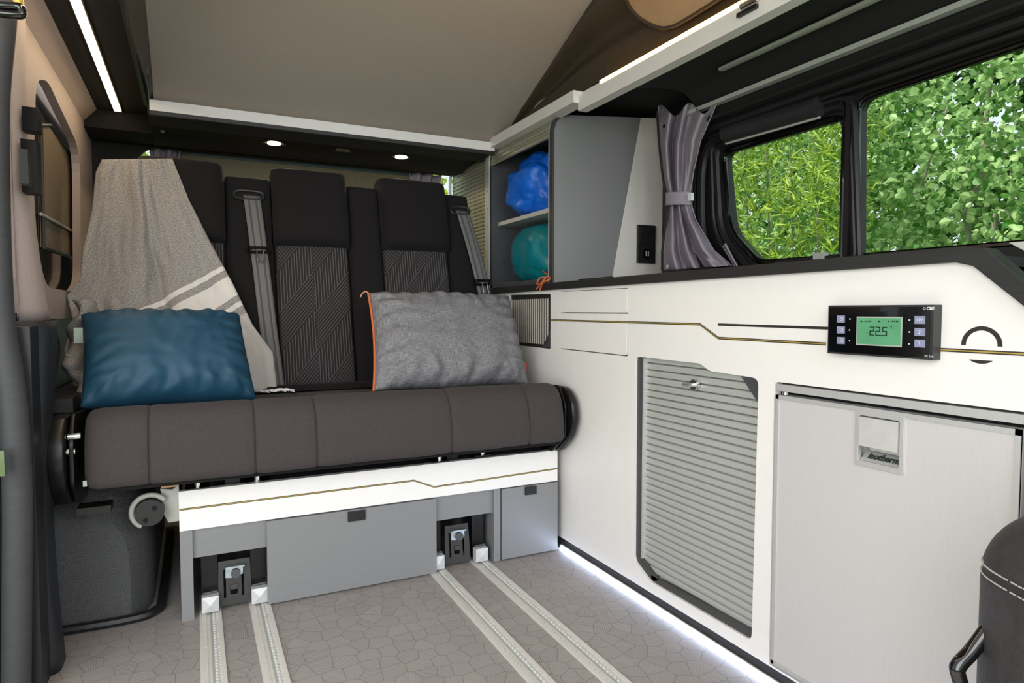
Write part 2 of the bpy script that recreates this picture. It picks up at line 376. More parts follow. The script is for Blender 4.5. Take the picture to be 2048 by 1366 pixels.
# ---- white overhead beam, LED strip
bmB = thing('overhead_beam', 'white lacquered beam running above the cupboard to the roof opening', 'beam', (1.0, 1.3, 1.3))
emit('beam_board', box(1.0, 1.03, -.4, 1.60, 1.292, 1.332, .002), M['whitebeam'], bmB, True)
emit('upper_ledge', box(1.012, 1.03, -.4, 1.60, 1.332, 1.346, .001), M['whitebeam'], bmB, True)
emit('end_block', box(.984, 1.03, 1.60, 2.18, 1.315, 1.349, .002), M['whitebeam'], bmB, True)
ledr = thing('led_strip', 'thin warm LED strip along the top edge of the white overhead beam', 'light', (1.01, .9, 1.347))
emit('diffuser', box(1.006, 1.012, -.4, 1.50, 1.3405, 1.3475, .001), M['led_s'], ledr)
hk = thing('roof_catch', 'small black catch with a steel pin on the white beam at the top edge', 'catch', (1.0, .98, 1.33))
p = at(1500, 12, X=.998)
emit('plate', box(.992, 1.0, p.y-.02, p.y+.03, p.z-.012, p.z-.004, .002), M['black'], hk, True)
emit('pin', cyl((.985, p.y-.03, p.z), (.985, p.y+.01, p.z), .006, 12), M['chrome'], hk, True)
# ---- pop-up roof lining: rises toward the front at 22.6 degrees
RZ, RYY, sl = 1.338, 2.185, math.tan(radians(22.6))
def rz(y): return RZ+(RYY-y)*sl
bm = bmesh.new(); y1, y0 = RYY, -.3
for x in (-.094, 1.028):
    for y, z in ((y1, rz(y1)), (y1, rz(y1)+.03), (y0, rz(y0)+.03), (y0, rz(y0))): bm.verts.new((x, y, z))
bm.verts.ensure_lookup_table(); v = bm.verts
for f in ((0, 1, 2, 3), (7, 6, 5, 4), (0, 4, 5, 1), (1, 5, 6, 2), (2, 6, 7, 3), (3, 7, 4, 0)): bm.faces.new([v[i] for i in f])
struct('ceiling', bm, M['roof'])
pv = thing('roof_rail', 'white round-edged cross rail under the raised grey roof panel', 'rail', (.45, 2.19, 1.33))
emit('rail_profile', box(-.105, 1.0, 2.172, 2.20, 1.303, 1.334, .010, 4), M['whitebeam'], pv, True)
emit('seal', box(-.105, 1.0, 2.176, 2.19, 1.292, 1.305, .002), M['black'], pv)
bmk = box(-.108, -.088, 0, .004, 0, .004)
bmk.free()
q0, q1 = at(303, 150, X=-.1), at(303, 208, X=-.1)
emit('corner_bracket', box(-.104, -.096, 1.98, 2.15, 1.345, 1.385, .003), M['darkgrey'], None, True, label='dark grey metal corner bracket at the left edge of the raised roof panel', cat='bracket')
# tent fabric, right side with folds
def tent(u, v):
    y = 2.19-u*2.4; z0 = 1.335; z1 = rz(y)+.0
    z = z0+(z1-z0)*v
    fold = .008*sin(22*u+16*v)+.012*sin(9*u+9*v+1)+.016*nz((y*1.6-z*2.2, z*1.0, 3), 2.2)+.006*nz((y*5-z*6, z*2, 1), 2)
    return (1.036-.010*v+fold*min(1, 4*v)*min(1, 5*(1-v)), y, z+.004*v)
bm, g = surf(tent, 110, 30); o = emit('tent_fabric', bm, M['tent'], None, 2, label='dark fabric side wall of the pop-up roof above the white beam', cat='tent wall'); solid(o, .001)
fl = [at(*p_, X=1.024) for p_ in ((1245, -40), (1262, 10), (1285, 38), (1320, 56), (1345, 56), (1372, 44), (1440, 2), (1500, -40))]
fp = [(p.y, p.z) for p in fl]
o = emit('tent_window_flap', plate(fp, [], 'X', 1.016, 1.018), M['flap'], None, label='tan mesh window flap sewn into the right tent fabric wall', cat='tent flap')
emit('binding', tb(spl([(1.016, a, b) for a, b in fp], 6), .005), M['tent'], o, True)
bm, g = surf(lambda u, v: (-.108+.016*v+.006*sin(20*u)*(1-v), 2.19-u*2.4, 1.33+(rz(2.19-u*2.4)-1.325)*v), 60, 6)
solid(emit('tent_fabric', bm, M['tent'], None, 2, label='black fabric wall of the pop-up roof along its left edge', cat='tent wall'), .001)
struct('trim_7', box(-.122, -.112, -.4, 2.25, 1.333, 1.375, .002), M['black'])
# roof ends/exterior skins
struct('trim_8', box(-.33, -.11, -.5, 2.75, 1.40, 1.42), M['paint'])
struct('trim_8', box(1.05, 1.45, -.5, 2.75, 1.40, 1.42), M['paint'])
struct('trim_8', box(-.11, 1.05, 2.22, 2.75, 1.40, 1.42), M['paint'])

# ---- rear: header beam with lamps, tailgate
prof2 = [(2.20, 1.296), (2.28, 1.286), (2.30, 1.30), (2.36, 1.306), (2.44, 1.302), (2.48, 1.284), (2.55, 1.286), (2.60, 1.30)]
loop = [(a, b) for a, b in prof2]+[(2.60, 1.38), (2.20, 1.38)]
struct('wall_rear', plate([(a, b) for a, b in loop], [], 'X', -.112, 1.0), M['headliner'])
struct('wall_rear', plate([(2.42, 1.352), (2.44, 1.30), (2.56, 1.29), (2.60, 1.30), (2.60, 1.38), (2.42, 1.38)], [], 'X', -.30, -.112), M['headliner'])
struct('wall_rear', plate([(2.42, 1.352), (2.44, 1.30), (2.56, 1.29), (2.60, 1.30), (2.60, 1.38), (2.42, 1.38)], [], 'X', 1.0, 1.42), M['headliner'])
# tailgate surround with rounded opening
ro = [at(*q, Y=2.60) for q in ((272, 330), (290, 300), (330, 291), (620, 318), (880, 343), (930, 352))]
ol = [(-.32, -.03), (-.32, 1.40), (1.44, 1.40), (1.44, -.03)]
hole = rnd([(-.165, .5), (-.165, 1.292), (1.12, 1.298), (1.12, .5)], [.05, .07, .07, .05], 6)
struct('wall_rear', plate(ol, [hole], 'Y', 2.60, 2.63), M['headliner'])
struct('window_3', plate([(-.2, .5), (-.2, 1.34), (1.16, 1.34), (1.16, .5)], [], 'Y', 2.70, 2.705), M['glass'])
tg = thing('tailgate_panel', 'olive grey shaded tailgate panel behind the bench headrests', 'panel', (.4, 2.66, 1.1))
emit('panel', box(-.075, .90, 2.655, 2.665, .5, 1.33, .004), M['olive'], tg)
emit('rib', box(-.075, .90, 2.648, 2.656, 1.215, 1.221, .002), M['olive'], tg)
emit('top_band', box(-.075, .90, 2.65, 2.657, 1.286, 1.32, .002), mat('teal_grey_band', (62, 84, 80), .5), tg)
for q in ((589, 328), (613, 330)):
    c = at(*q, Y=2.652); emit('stud', cyl(c, c+Vector((0, .006, 0)), .0045, 10), M['ink_w'], tg, True)
def small_curtain(px, lab):
    a = [at(px[0], px[2], Y=2.64), at(px[1], px[2], Y=2.64)]
    def f(u, v):
        x = a[0].x+(a[1].x-a[0].x)*(u*(.55+.45*(1-v))+.2*v); return (x, 2.635+.014*sin(u*17+v*4)+.008*nz((u*4, v*4, 0)), 1.297-.18*v)
    bm, g = surf(f, 40, 14); solid(emit('tied_curtain', bm, M['curtain'], None, 2, label=lab, cat='curtain', group='tied curtains at the tailgate window'), .002)
small_curtain((298, 362, 292), 'bunched grey curtain behind the left top of the bench')
small_curtain((818, 880, 338), 'bunched grey curtain behind the bench beside the closed shutter')
for i, (px, py, lab) in enumerate(((548, 285, 'left of the two lit round ceiling spotlights above the bench'), (802, 313, 'right of the two lit round ceiling spotlights above the bench'))):
    c = at(px, py, Y=2.39); c.z = 1.302
    t = thing('spotlight', lab, 'spotlight', c, 'round spotlights in the rear header')
    emit('bezel', cyl(c+Vector((0, 0, -.004)), c+Vector((0, 0, .006)), .031, 28, .001), M['chrome'], t, True)
    emit('lens', cyl(c+Vector((0, 0, -.0065)), c+Vector((0, 0, -.002)), .022, 24), M['led_w'], t, True)
    for s in (-1, 1): emit('clip', box(c.x+s*.031-.008, c.x+s*.031+.008, c.y-.003, c.y+.003, c.z-.006, c.z), M['chrome'], t)
    ld = bpy.data.lights.new('spot_glow', 'SPOT'); ld.energy = 3; ld.color = (1, .8, .5); ld.spot_size = 2.6; ld.shadow_soft_size = .02
    lo = bpy.data.objects.new('spot_glow', ld); COL.objects.link(lo); lo.location = c+Vector((0, -.0, -.012))
c = at(685, 300, Y=2.40)
t = thing('header_latch', 'small rectangular latch between the two ceiling spotlights', 'latch', c)
emit('surround', box(c.x-.036, c.x+.036, c.y-.01, c.y+.01, c.z-.006, c.z+.02, .002), M['black'], t, True)
for s in (-1, 1): emit('push_button', box(c.x+(s-1)*.012-.002+.002, c.x+(s+1)*.012, c.y-.013, c.y-.009, c.z-.008, c.z+.003, .001), M['olive'], t)
c = at(325, 261, Y=2.40); emit('screw_cap', cyl(c, c+Vector((0, .01, 0)), .006, 12), M['softgrey'], None, True, label='tiny pale screw cap on the rear header left of the spotlights', cat='screw cap')

# ---- left LED strip
lt = thing('led_strip', 'bright warm LED strip in the black headliner over the left side', 'light', (-.205, 1.3, 1.35))
emit('housing', box(-.217, -.190, -.4, 2.41, 1.3495, 1.3535, .001), M['blackmetal'], lt)
emit('diffuser', box(-.213, -.194, -.4, 2.402, 1.3475, 1.352, .001), M['led_w'], lt)
area('led_glow', (-.2, 1.2, 1.34), (-.2, 1.2, 0), .02, 2.2, 2.0, (1, .8, .55))
area('led_glow_tent', (1.018, .7, 1.352), (1.06, .7, 2.2), .012, 1.6, 13, (1, .62, .25))
# ---- left wall
def lp(px, py, X=LX): p = at(px, py, X=X); return (p.y, p.z)
# cant rail strip between wall and headliner
bm = bmesh.new(); 
pr = [(-.30, 1.315), (-.262, 1.352), (-.262, 1.375), (-.32, 1.375)]
struct('trim_9', plate(pr, [], 'Y', 1.2, 2.62), M['beige'])
wl_out = [(1.53, .70), (1.50, .78), (1.50, 1.0), (1.50, 1.318), (2.62, 1.318), (2.62, .70)]
wl_hole = rnd([lp(66, 410), lp(72, 160), lp(95, 160), lp(160, 300), lp(162, 560), lp(150, 584), lp(88, 574)], [.1, .05, .05, .1, .05, .05, .08], 6)
struct('wall_left', plate(wl_out, [wl_hole], 'X', LX, LX-.02), M['beige'])
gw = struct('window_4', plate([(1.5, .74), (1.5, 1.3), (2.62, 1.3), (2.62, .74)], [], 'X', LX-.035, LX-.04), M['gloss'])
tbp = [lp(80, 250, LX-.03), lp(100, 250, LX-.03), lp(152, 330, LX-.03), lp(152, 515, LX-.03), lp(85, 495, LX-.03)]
emit('reflected_interior', plate(tbp, [], 'X', LX-.030, LX-.034), M['taupe'], gw)  # taupe patch paints the interior's reflection in the dark glass
emit('reflection_border', tb([(LX-.028, a, b) for a, b in tbp+tbp[:1]], .004), M['black'], gw, True)
a, b = at(82, 428, X=LX-.026), at(143, 462, X=LX-.026); emit('reflected_rod', tb([a, b], .004), M['softgrey'], gw, True)  # bright bar modelled as part of that painted reflection
# raised centre pillar (slightly proud, flares at the bottom)
def pil(u, v):
    z = 1.32-v*.62
    tt = max(0, (v-.62)/.38); wd = .036+.040*tt**2+.02*max(0, (.25-v)/.25)
    y = 1.505+.02*tt; a_ = -1+2*u
    return (LX+.03*(1-a_**4)*(.6+.5*tt)-.002, y+(a_+1)*wd, z)
bm, g = surf(pil, 14, 30); solid(emit('wall_left', bm, M['beige'], None, 2, kind='structure'), .004, -1)
# window catch and tie hardware on left pillar
wc = thing('window_catch', 'black plastic window catch with lever on the left pillar', 'catch', (LX+.03, 1.6, .98))
for (x0, x1, y0, y1) in ((46, 66, 218, 262), (46, 62, 282, 385)):
    a, b = at((x0+x1)/2, y0, X=LX+.025), at((x0+x1)/2, y1, X=LX+.025)
    emit('body', box(LX+.018, LX+.042, a.y-.017, a.y+.02, b.z, a.z, .007, 3), mat('matt_black_catch', (13, 13, 14), .5, spec=.15), wc, True)
a = at(48, 310, X=LX+.045); emit('lever', box(LX+.04, LX+.052, a.y-.01, a.y+.012, a.z-.05, a.z+.008, .004), mat('black_lever', (18, 18, 19), .4, spec=.2), wc, True)
# lower dark trim left
low = [(1.50, .715), (2.62, .715), (2.62, 0), (1.50, 0)]
struct('wall_left', plate(low, [], 'X', LX-.005, LX-.03), M['black'])
def lowp(u, v):
    z = .70-v*.70; a_ = -1+2*u; return (LX+.05*(1-a_**6)*(1-.35*sin(v*3))-.002, 1.50+(a_+1)*(.075-.02*v), z)
bm, g = surf(lowp, 14, 30); solid(emit('wall_left', bm, mat('navy_black_trim', (34, 37, 42), .5, bump=.4, bs=500), None, 2, kind='structure'), .004, -1)
struct('trim_10', box(LX, LX+.06, 1.66, 2.5, .50, .53, .01), M['black'], True)
# door opening: wavy grey rubber seal and body edge
seal = spl([at(px, py, Y=1.42) for px, py in ((3, -40), (1, 40), (-13, 200), (-12, 400), (-8, 535), (-1, 648), (18, 760), (28, 855), (34, 1000), (33, 1200), (31, 1420))], 8)
bm = tube(bmesh.new(), seal, .0235, 14); struct('trim_11', bm, M['rubber'], True)
bm = tube(bmesh.new(), [p+Vector((-.028, -.01, 0)) for p in seal], .008, 10); struct('trim_12', bm, M['black'], True)
struct('trim_13', box(-.50, -.345, 1.38, 1.42, -.05, 1.36, .01), M['paint'], True)
struct('trim_14', box(-.345, -.27, 1.44, 1.51, -.02, .69, .02), M['black'], True)
gh = thing('grab_handle', 'black tubular grab handle at the top of the door pillar', 'handle', at(20, 20, Y=1.36))
emit('grip', tb(spl([at(-30, 8, Y=1.34), at(10, 12, Y=1.34), at(38, 14, Y=1.34), at(44, 24, Y=1.34), at(36, 30, Y=1.34), at(-20, 24, Y=1.34)], 6), .007, 10), M['gloss'], gh, True)
emit('mount', cyl(at(36, -8, Y=1.35), at(36, 14, Y=1.35), .007, 12), M['gold'], gh, True)
c = at(3, 925, Y=1.37); emit('door_striker', box(c.x-.012, c.x+.006, c.y-.01, c.y+.004, c.z-.022, c.z+.022, .004), M['chrome'], None, True, label='small metal door striker on the mauve body edge at far left', cat='striker')

# ---- wheel arch with carpet
def arch(u, v):
    # u around section (from wall over top down to floor), v along Y
    y = 1.70+v*.72; e = min(1, v/.14)**.5 if v < .14 else 1
    t = u*pi/2
    x = LX-.01+.205*(sin(t)**.55)*(.80+.20*e); z = .34*(cos(t)**.35 if t < pi/2-1e-4 else 0)*(.75+.25*e)
    return (x, y, z)
bm, g = surf(arch, 24, 16)
vs = [r[0] for r in g]; cpt = bm.verts.new((LX-.01, 1.70, 0)); bm.faces.new(vs+[cpt]); 
o = emit('wheel_arch', bm, M['carpet'], None, True, label='charcoal carpeted wheel arch box below the left end of the bench', cat='wheel arch')
emit('edge_trim', tb(spl([(-.30, 1.69, .012), (-.16, 1.688, .010), (-.10, 1.71, .010), (-.085, 1.8, .010), (-.083, 2.3, .01)], 6), .011), M['black'], o, True)

# ============================================================ FLOOR RAILS
def rail(xc, lab):
    y0, y1 = .30, 2.3; t = thing('floor_rail', lab, 'rail', (xc, 1.2, 0), 'aluminium seat rails in the floor')
    for s in (-1, 1):
        emit('flange', box(xc+.0150 if s > 0 else xc-.0235, xc+.0235 if s > 0 else xc-.0150, y0, y1, 0, .0042, .0006), M['alur'], t)
    emit('groove', box(xc-.0165, xc+.0165, y0, y1, 0, .0012), M['alur'], t)
    bm = bmesh.new()
    n = int((y1-y0)/.0125)
    for s in (-1, 1):
        for k in range(n):
            y = y0+(k+.5)*.0125; 
            lo, hi = [], []
            for j in range(7):
                a_ = -pi/2+pi*j/6; px = xc+s*(.0154-.0062*cos(a_)); py = y+.0052*sin(a_)
                lo.append(bm.verts.new((px, py, .0011))); hi.append(bm.verts.new((px, py, .0040)))
            bm.faces.new(hi); bm.faces.new(lo)
            for j in range(7): bm.faces.new((lo[j], lo[(j+1) % 7], hi[(j+1) % 7], hi[j]))
    emit('scalloped_edge', bm, M['alur'], t, kind='stuff')
    bm = bmesh.new()
    for k in range(n):
        y = y0+(k)*.0125; tube(bm, [(xc+.0065, y, .0012), (xc+.0065, y, .0046)], .0034, 8)
    emit('studs', bm, M['cap'], t, kind='stuff')
    emit('channel', box(xc-.002, xc+.003, y0, y1, .0012, .0016), M['plasticg'], t)
RX = [-.003+.022, .128, .586, .717]
for xc, lab in zip(RX, ('leftmost of the four toothed aluminium floor rails', 'second floor rail from the left, beside the wide grey drawer', 'third floor rail from the left, right of the wide grey drawer', 'rightmost of the four toothed aluminium floor rails')):
    rail(xc, lab)

# ============================================================ BENCH BOX
def bp(px, py, Y=B): p = at(px, py, Y=Y); return (p.x, p.z)
bb = thing('bench_box', 'white and grey bench base under the seat with gold pinstripe fascia', 'bench base', (.45, B, 0))
x0 = bp(358, 1020)[0]; x1 = bp(1115, 930)[0]; zt = .305; zb = .2125
emit('fascia', box(x0, x1, B, B+.018, zb, zt, .001), M['white'], bb)
z1l = bp(358, 1020)[1]; poly = [(x0+.0005, z1l), (bp(828, 961)[0], bp(828, 961)[1]), (bp(868, 974)[0], bp(868, 974)[1]), (x1-.0005, bp(1115, 937)[1])]
def pstrip(poly, wd, axis, d0, d1):
    """mitred strip of width wd (vertical) along a 2-D polyline"""
    up = [(a, b+wd/2) for a, b in poly]; dn = [(a, b-wd/2) for a, b in poly][::-1]
    return plate(up+dn, [], axis, d0, d1)
emit('pinstripe', pstrip(poly, .0045, 'Y', B-.0004, B), M['print'], bb, label='black pinstripe with gold core')
emit('pinstripe_core', pstrip(poly, .0014, 'Y', B-.0007, B-.0003), M['gold'], bb, label='thin gold line')
bm = box(x0, x0+.026, B+.0005, 2.4, .0, zb-.001, .001); emit('side_panel', bm, M['grey'], bb)
xr0, xr1 = bp(978, 1100)[0], bp(1001, 1100)[0]
emit('side_panel', box(xr1-.020, xr1, B+.001, 2.4, .002, zb-.001, .001), M['grey'], bb)
# recessed panels over the legs
xa, xb_ = bp(534, 1100)[0], bp(872, 1060)[0]
emit('recessed_panel', box(x0+.026, xa, B+.012, B+.03, .142, zb-.001, .001), M['grey'], bb)
emit('recessed_panel', box(xb_, xr1-.02, B+.012, B+.03, .142, zb-.001, .001), M['grey'], bb)
d = emit('drawer_front', box(xa, xb_, B-.004, B+.014, .005, zb-.003, .001), M['grey'], bb)
c = bp(713, 1031, B-.005); emit('push_latch', box(c[0]-.022, c[0]+.022, B-.010, B-.003, c[1]-.0125, c[1]+.0125, .003), M['black'], d, True)
d = emit('drawer_front', box(xr1+.004, x1, B-.002, B+.016, .005, zb-.003, .001), M['grey'], bb)
c = bp(1060, 980); emit('push_latch', box(c[0]-.018, c[0]+.018, B-.008, B-.001, c[1]-.0115, c[1]+.0115, .003), M['black'], d, True)
emit('inner_panel', box(x0+.02, x1, B+.19, B+.2, .0, .30), M['darkgrey'], bb)
emit('top_board', box(x0+.1, x1, B+.02, 2.3, .285, .30), M['darkgrey'], bb)
# legs + caps + latch plates
lg = bb
for i, xc in enumerate(RX):
    emit('leg', box(xc-.018, xc+.018, B+.035, B+.075, .02, .28, .002), M['blackmetal'], lg)
    # pearl cap: pyramidal face
    yq = B+.004; bm = bmesh.new(); h = .0185; zc = .027
    q = [bm.verts.new((xc+a*h, yq, zc+b*h)) for a, b in ((-1, -1), (1, -1), (1, 1), (-1, 1))]
    q2 = [bm.verts.new((xc+a*h, yq+.022, zc+b*h)) for a, b in ((-1, -1), (1, -1), (1, 1), (-1, 1))]
    ap = bm.verts.new((xc, yq-.007, zc))
    for k in range(4): bm.faces.new((q[k], q[(k+1) % 4], ap)); bm.faces.new((q[k], q2[k], q2[(k+1) % 4], q[(k+1) % 4]))
    bm.faces.new(q2); emit('end_cap', bm, M['cap'], lg, label='pearl white plastic cap')
    emit('foot_bar', box(xc-.017, xc+.017, yq+.022, B+.2, .010, .045, .002), M['blackmetal'], lg)
    emit('cap_weld', tb([(xc-.016, yq+.016, .049), (xc+.016, yq+.016, .051)], .003), M['darkgrey'], lg, True)
def latch(xc, wd, lab):
    t = thing('rail_latch', lab, 'latch', (xc, B+.02, 0), 'floor rail latches under the bench'); Y0 = B+.022
    def tilt(bm):
        for v_ in bm.verts: v_.co.y += (v_.co.z-.01)*.12
        return bm
    h = wd/2; o_ = [(xc-h, .010), (xc+h, .010), (xc+h-.003, .115), (xc-h+.003, .115)]
    def sl_(x, z0_, z1_, w_): return [(x-w_, z0_), (x+w_, z0_), (x+w_, z1_), (x-w_, z1_)]
    emit('plate', tilt(plate(o_, [sl_(xc-.022, .028, .095, .0027), sl_(xc+.018, .028, .095, .0027), rnd(sl_(xc-.002, .034, .056, .0085), .003, 3)], 'Y', Y0, Y0+.003)), mat('dark_latch_steel', (62, 62, 60), .4, .3), t)
    emit('tongue', tilt(box(xc-.010, xc+.006, Y0-.004, Y0+.001, .047, .058, .001)), mat('latch_tongue', (70, 70, 68), .4, .3), t)
    emit('slide_clamp', tilt(plate([(xc-.021, .078), (xc-.008, .076), (xc+.019, .082), (xc+.019, .100), (xc-.02, .102)], [], 'Y', Y0-.010, Y0, .001)), M['zinc'], t)
    emit('clamp_lip', tilt(box(xc-.018, xc+.022, Y0-.018, Y0-.002, .101, .105, .001)), M['zinc'], t)
    emit('knob', tilt(cyl((xc+.002, Y0-.020, .088), (xc+.002, Y0-.008, .088), .0105, 20, .002)), M['darkgrey'], t, True)
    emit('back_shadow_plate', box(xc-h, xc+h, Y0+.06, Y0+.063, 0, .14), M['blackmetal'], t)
latch((RX[0]+RX[1])/2, .076, 'steel rail latch with round knob between the two left bench legs')
latch((RX[2]+RX[3])/2, .076, 'steel rail latch with round knob between the two right bench legs')
# roller / slide bracket at left
rb = thing('slide_knob', 'round black knob in a grey plastic bracket at the left end of the bench fascia', 'knob', (-.07, B, .25))
c = at(300, 1022, Y=B-.01)
emit('knob_disc', cyl(c+Vector((0, -.018, 0)), c+Vector((0, .03, 0)), .029, 32, .004), M['black'], rb, True)
for dx, dz in ((.010, .010), (-.008, -.015)): emit('hole', cyl(c+Vector((dx, -.0188, dz)), c+Vector((dx, -.014, dz)), .0055, 14), M['gap'], rb)
ringp = [c+Vector((.036*cos(a_), .0, .036*sin(a_))) for a_ in [radians(110+k*12) for k in range(-6, 12)]]
emit('collar', tb(ringp, .006, 10), M['plasticg'], rb, True)
arm = [(c.x+.02, c.z+.045), (c.x+.045, c.z+.040), (x0+.001, c.z+.05), (x0+.001, c.z-.035), (c.x+.035, c.z-.036), (c.x+.024, c.z-.01), (c.x+.024, c.z+.02)]
emit('arm', plate(arm, [], 'Y', B+.002, B+.012, .002), M['plasticg'], rb, True)
emit('wood_block', box(x0-.035, x0+.001, B+.004, B+.05, c.z+.045, c.z+.055), M['wood'], rb)

# ============================================================ BENCH SEAT
bs = thing('bench', 'three-seat charcoal fabric bench with high backrest and belts', 'bench', (.35, 1.8, .3))
SX0, SX1 = -.208, .925
seam = [at(px, 900, Y=1.53).x for px in (298, 512, 635, 905, 1060)]
prof3 = spl([(0, 1.555, .352), (0, 1.530, .358), (0, 1.522, .385), (0, 1.528, .44), (0, 1.548, .49), (0, 1.585, .513), (0, 1.64, .510), (0, 1.72, .492), (0, 2.02, .478)], 6)
prof3 += [Vector((0, 2.04, .40)), Vector((0, 1.9, .345)), Vector((0, 1.7, .338))]
cy, cz = 1.75, .42
xs = []; X_ = SX0
N_ = 150
xs = [SX0+(SX1-SX0)*k/N_ for k in range(N_+1)]
for s in seam: xs += [s-.006, s-.002, s, s+.002, s+.006]
xs = sorted(xs)
bm = bmesh.new(); rings = []
for x in xs:
    d_ = 0
    for s in seam: d_ = max(d_, .0045*math.exp(-((x-s)/.0022)**2)+.003*math.exp(-((x-s)/.012)**2))
    e = min(x-SX0, SX1-x); k_ = max(0, 1-e/.035); shrink = .030*(1-math.sqrt(max(0, 1-k_*k_)))
    ring = []
    for p in prof3:
        v_ = Vector((0, p.y-cy, p.z-cz)); L = v_.length
        q = v_*(1-(d_+shrink)/L); n_ = .0022*nz((x*5, p.y*7, p.z*7), 1.5)
        ring.append(bm.verts.new((x, cy+q.y+n_, cz+q.z+n_)))
    rings.append(ring)
for A, Bq in zip(rings, rings[1:]):
    for k in range(len(A)): bm.faces.new((A[k], A[(k+1) % len(A)], Bq[(k+1) % len(A)], Bq[k]))
bm.faces.new(rings[0]); bm.faces.new(rings[-1][::-1])
cu = emit('seat_cushion', bm, M['seat'], bs, True)
emit('piping', tb([(SX0+.012, 1.541, .357), (SX1-.012, 1.541, .357)], .003), M['back'], cu, True)
emit('under_flap', box(SX0+.01, SX1-.01, 1.55, 1.60, .344, .353, .003), M['back'], bs, True)
emit('seat_pan', box(SX0+.02, SX1-.02, 1.60, 2.1, .338, .347, .003), M['blackmetal'], bs)
cpos = at(170, 968, Y=1.53); emit('zip_tab', box(cpos.x-.004, cpos.x+.003, 1.532, 1.536, cpos.z-.006, cpos.z+.006), M['zinc'], cu)
# side brackets
def bracket(xo, xi, s):
    o_ = [(1.66, .500), (1.585, .500), (1.545, .465), (1.535, .41), (1.56, .355), (1.62, .305), (1.75, .305), (1.75, .45)]
    b_ = emit('side_bracket', plate(rnd(o_, .02, 4), [], 'X', min(xo, xi), max(xo, xi), .006, 3), M['blackmetal'], bs, True)
    return b_
bL = bracket(-.272, -.240, -1); emit('inner_plate', plate(rnd([(1.60, .505), (1.562, .45), (1.565, .36), (1.64, .302), (1.8, .302), (1.8, .49)], .012, 3), [], 'X', -.236, -.228, .001), M['blackmetal'], bs, True)
bR = bracket(.948, .970, 1); emit('inner_plate', plate(rnd([(1.60, .505), (1.562, .45), (1.565, .36), (1.64, .302), (1.8, .302), (1.8, .49)], .012, 3), [], 'X', .938, .944, .001), M['blackmetal'], bs, True)
for (px, py, X_) in ((141, 880, -.232), (130, 912, -.232), (1128, 803, .934), (1132, 823, .934), (1090, 885, .90)):
    yb_ = 1.535 if px < 500 else 1.60
    c = at(px, py, Y=yb_); yb_ = max(yb_, 1.575)
    b_ = emit('bolt', cyl((c.x-.010, yb_, c.z), (c.x+.012, yb_, c.z), .0075, 10), M['chrome'], bs, True)
emit('cross_bar', box(-.225, -.165, 1.555, 1.60, .300, .315, .003), M['blackmetal'], bs, True)
# mounts with bolts between seat and fascia
for px, py in ((395, 966), (514, 955), (879, 914), (965, 902)):
    c = at(px, py, Y=B+.02)
    m_ = emit('mount', box(c.x-.026, c.x+.026, B+.01, B+.06, zt-.012, c.z-.010, .002), M['blackmetal'], bs)
    emit('domed_bolt', cyl((c.x, B+.022, c.z-.016), (c.x, B+.022, c.z+.006), .008, 14, .003), M['chrome'], m_, True)
for px in (465, 905):
    c = at(px, 950, Y=B+.03); emit('strap', box(c.x-.016, c.x+.016, B+.03, B+.034, .29, .34), M['black'], bs)
# backrest frame of reference
TH = math.atan2(.18, .70); ss, cc_ = sin(TH), cos(TH)
def bk(x, s, d_): return Vector((x, 2.03+ss*s-cc_*d_, .455+cc_*s+ss*d_))
def pad(x0, x1, s0, s1, d0, d1, r, puff=.006, top=None):
    """padded upholstery block in backrest coordinates"""
    nx, ns = max(6, int((x1-x0)/.012)), max(6, int((s1-s0)/.02)); bm = bmesh.new(); g = []
    def hgt(x, s):
        e = min(x-x0, x1-x); f_ = min(s-s0, s1-s); q = 1.
        for e_ in (e, f_):
            if e_ < r: q = min(q, 1) * (1-(1-math.sqrt(max(0, 1-(1-e_/r)**2)))*min(1, r/(d1-d0)))
        u = (x-x0)/(x1-x0); v_ = (s-s0)/(s1-s0)
        return d0+(d1-d0)*q+puff*sin(pi*u)*sin(pi*v_)**.5+.0012*nz((x*9, s*9, d1*50), 2)
    X = [x0, x0+r*.08, x0+r*.3, x0+r*.6]+[x0+r+(x1-x0-2*r)*k/nx for k in range(nx+1)]+[x1-r*.6, x1-r*.3, x1-r*.08, x1]
    S = [s0, s0+r*.08, s0+r*.3, s0+r*.6]+[s0+r+(s1-s0-2*r)*k/ns for k in range(ns+1)]+[s1-r*.6, s1-r*.3, s1-r*.08, s1]
    uvl = bm.loops.layers.uv.new('UVMap'); cd_ = {}
    for x in X:
        row = []
        for s in S:
            # rounded plan corners
            xx, s_ = x, s
            v_ = bm.verts.new(bk(xx, s_, hgt(x, s))); cd_[v_] = (x-x0, s-s0); row.append(v_)
        g.append(row)
    for i in range(len(X)-1):
        for j in range(len(S)-1):
            f_ = bm.faces.new((g[i][j], g[i+1][j], g[i+1][j+1], g[i][j+1]))
            for l_ in f_.loops: l_[uvl].uv = cd_[l_.vert]
    # back plane
    per = [g[i][0] for i in range(len(X))]+[g[-1][j] for j in range(1, len(S))]+[g[i][-1] for i in range(len(X)-2, -1, -1)]+[g[0][j] for j in range(len(S)-2, 0, -1)]
    bq = [bm.verts.new(v_.co+Vector((0, cc_, -ss))*(d0+.055)) for v_ in per]
    for k in range(len(per)): bm.faces.new((per[k], bq[k], bq[(k+1) % len(bq)], per[(k+1) % len(per)]))
    bm.faces.new(bq)
    return bm
LENB = .715
emit('backrest', pad(-.225, .895, .0, .69, -.03, .0, .02, 0), M['back'], bs, True)
cols = [('strip', -.225, -.145), ('head', -.135, .085), ('strip', .092, .222), ('head', .230, .452), ('strip', .460, .562), ('head', .570, .795), ('strip', .803, .893)]
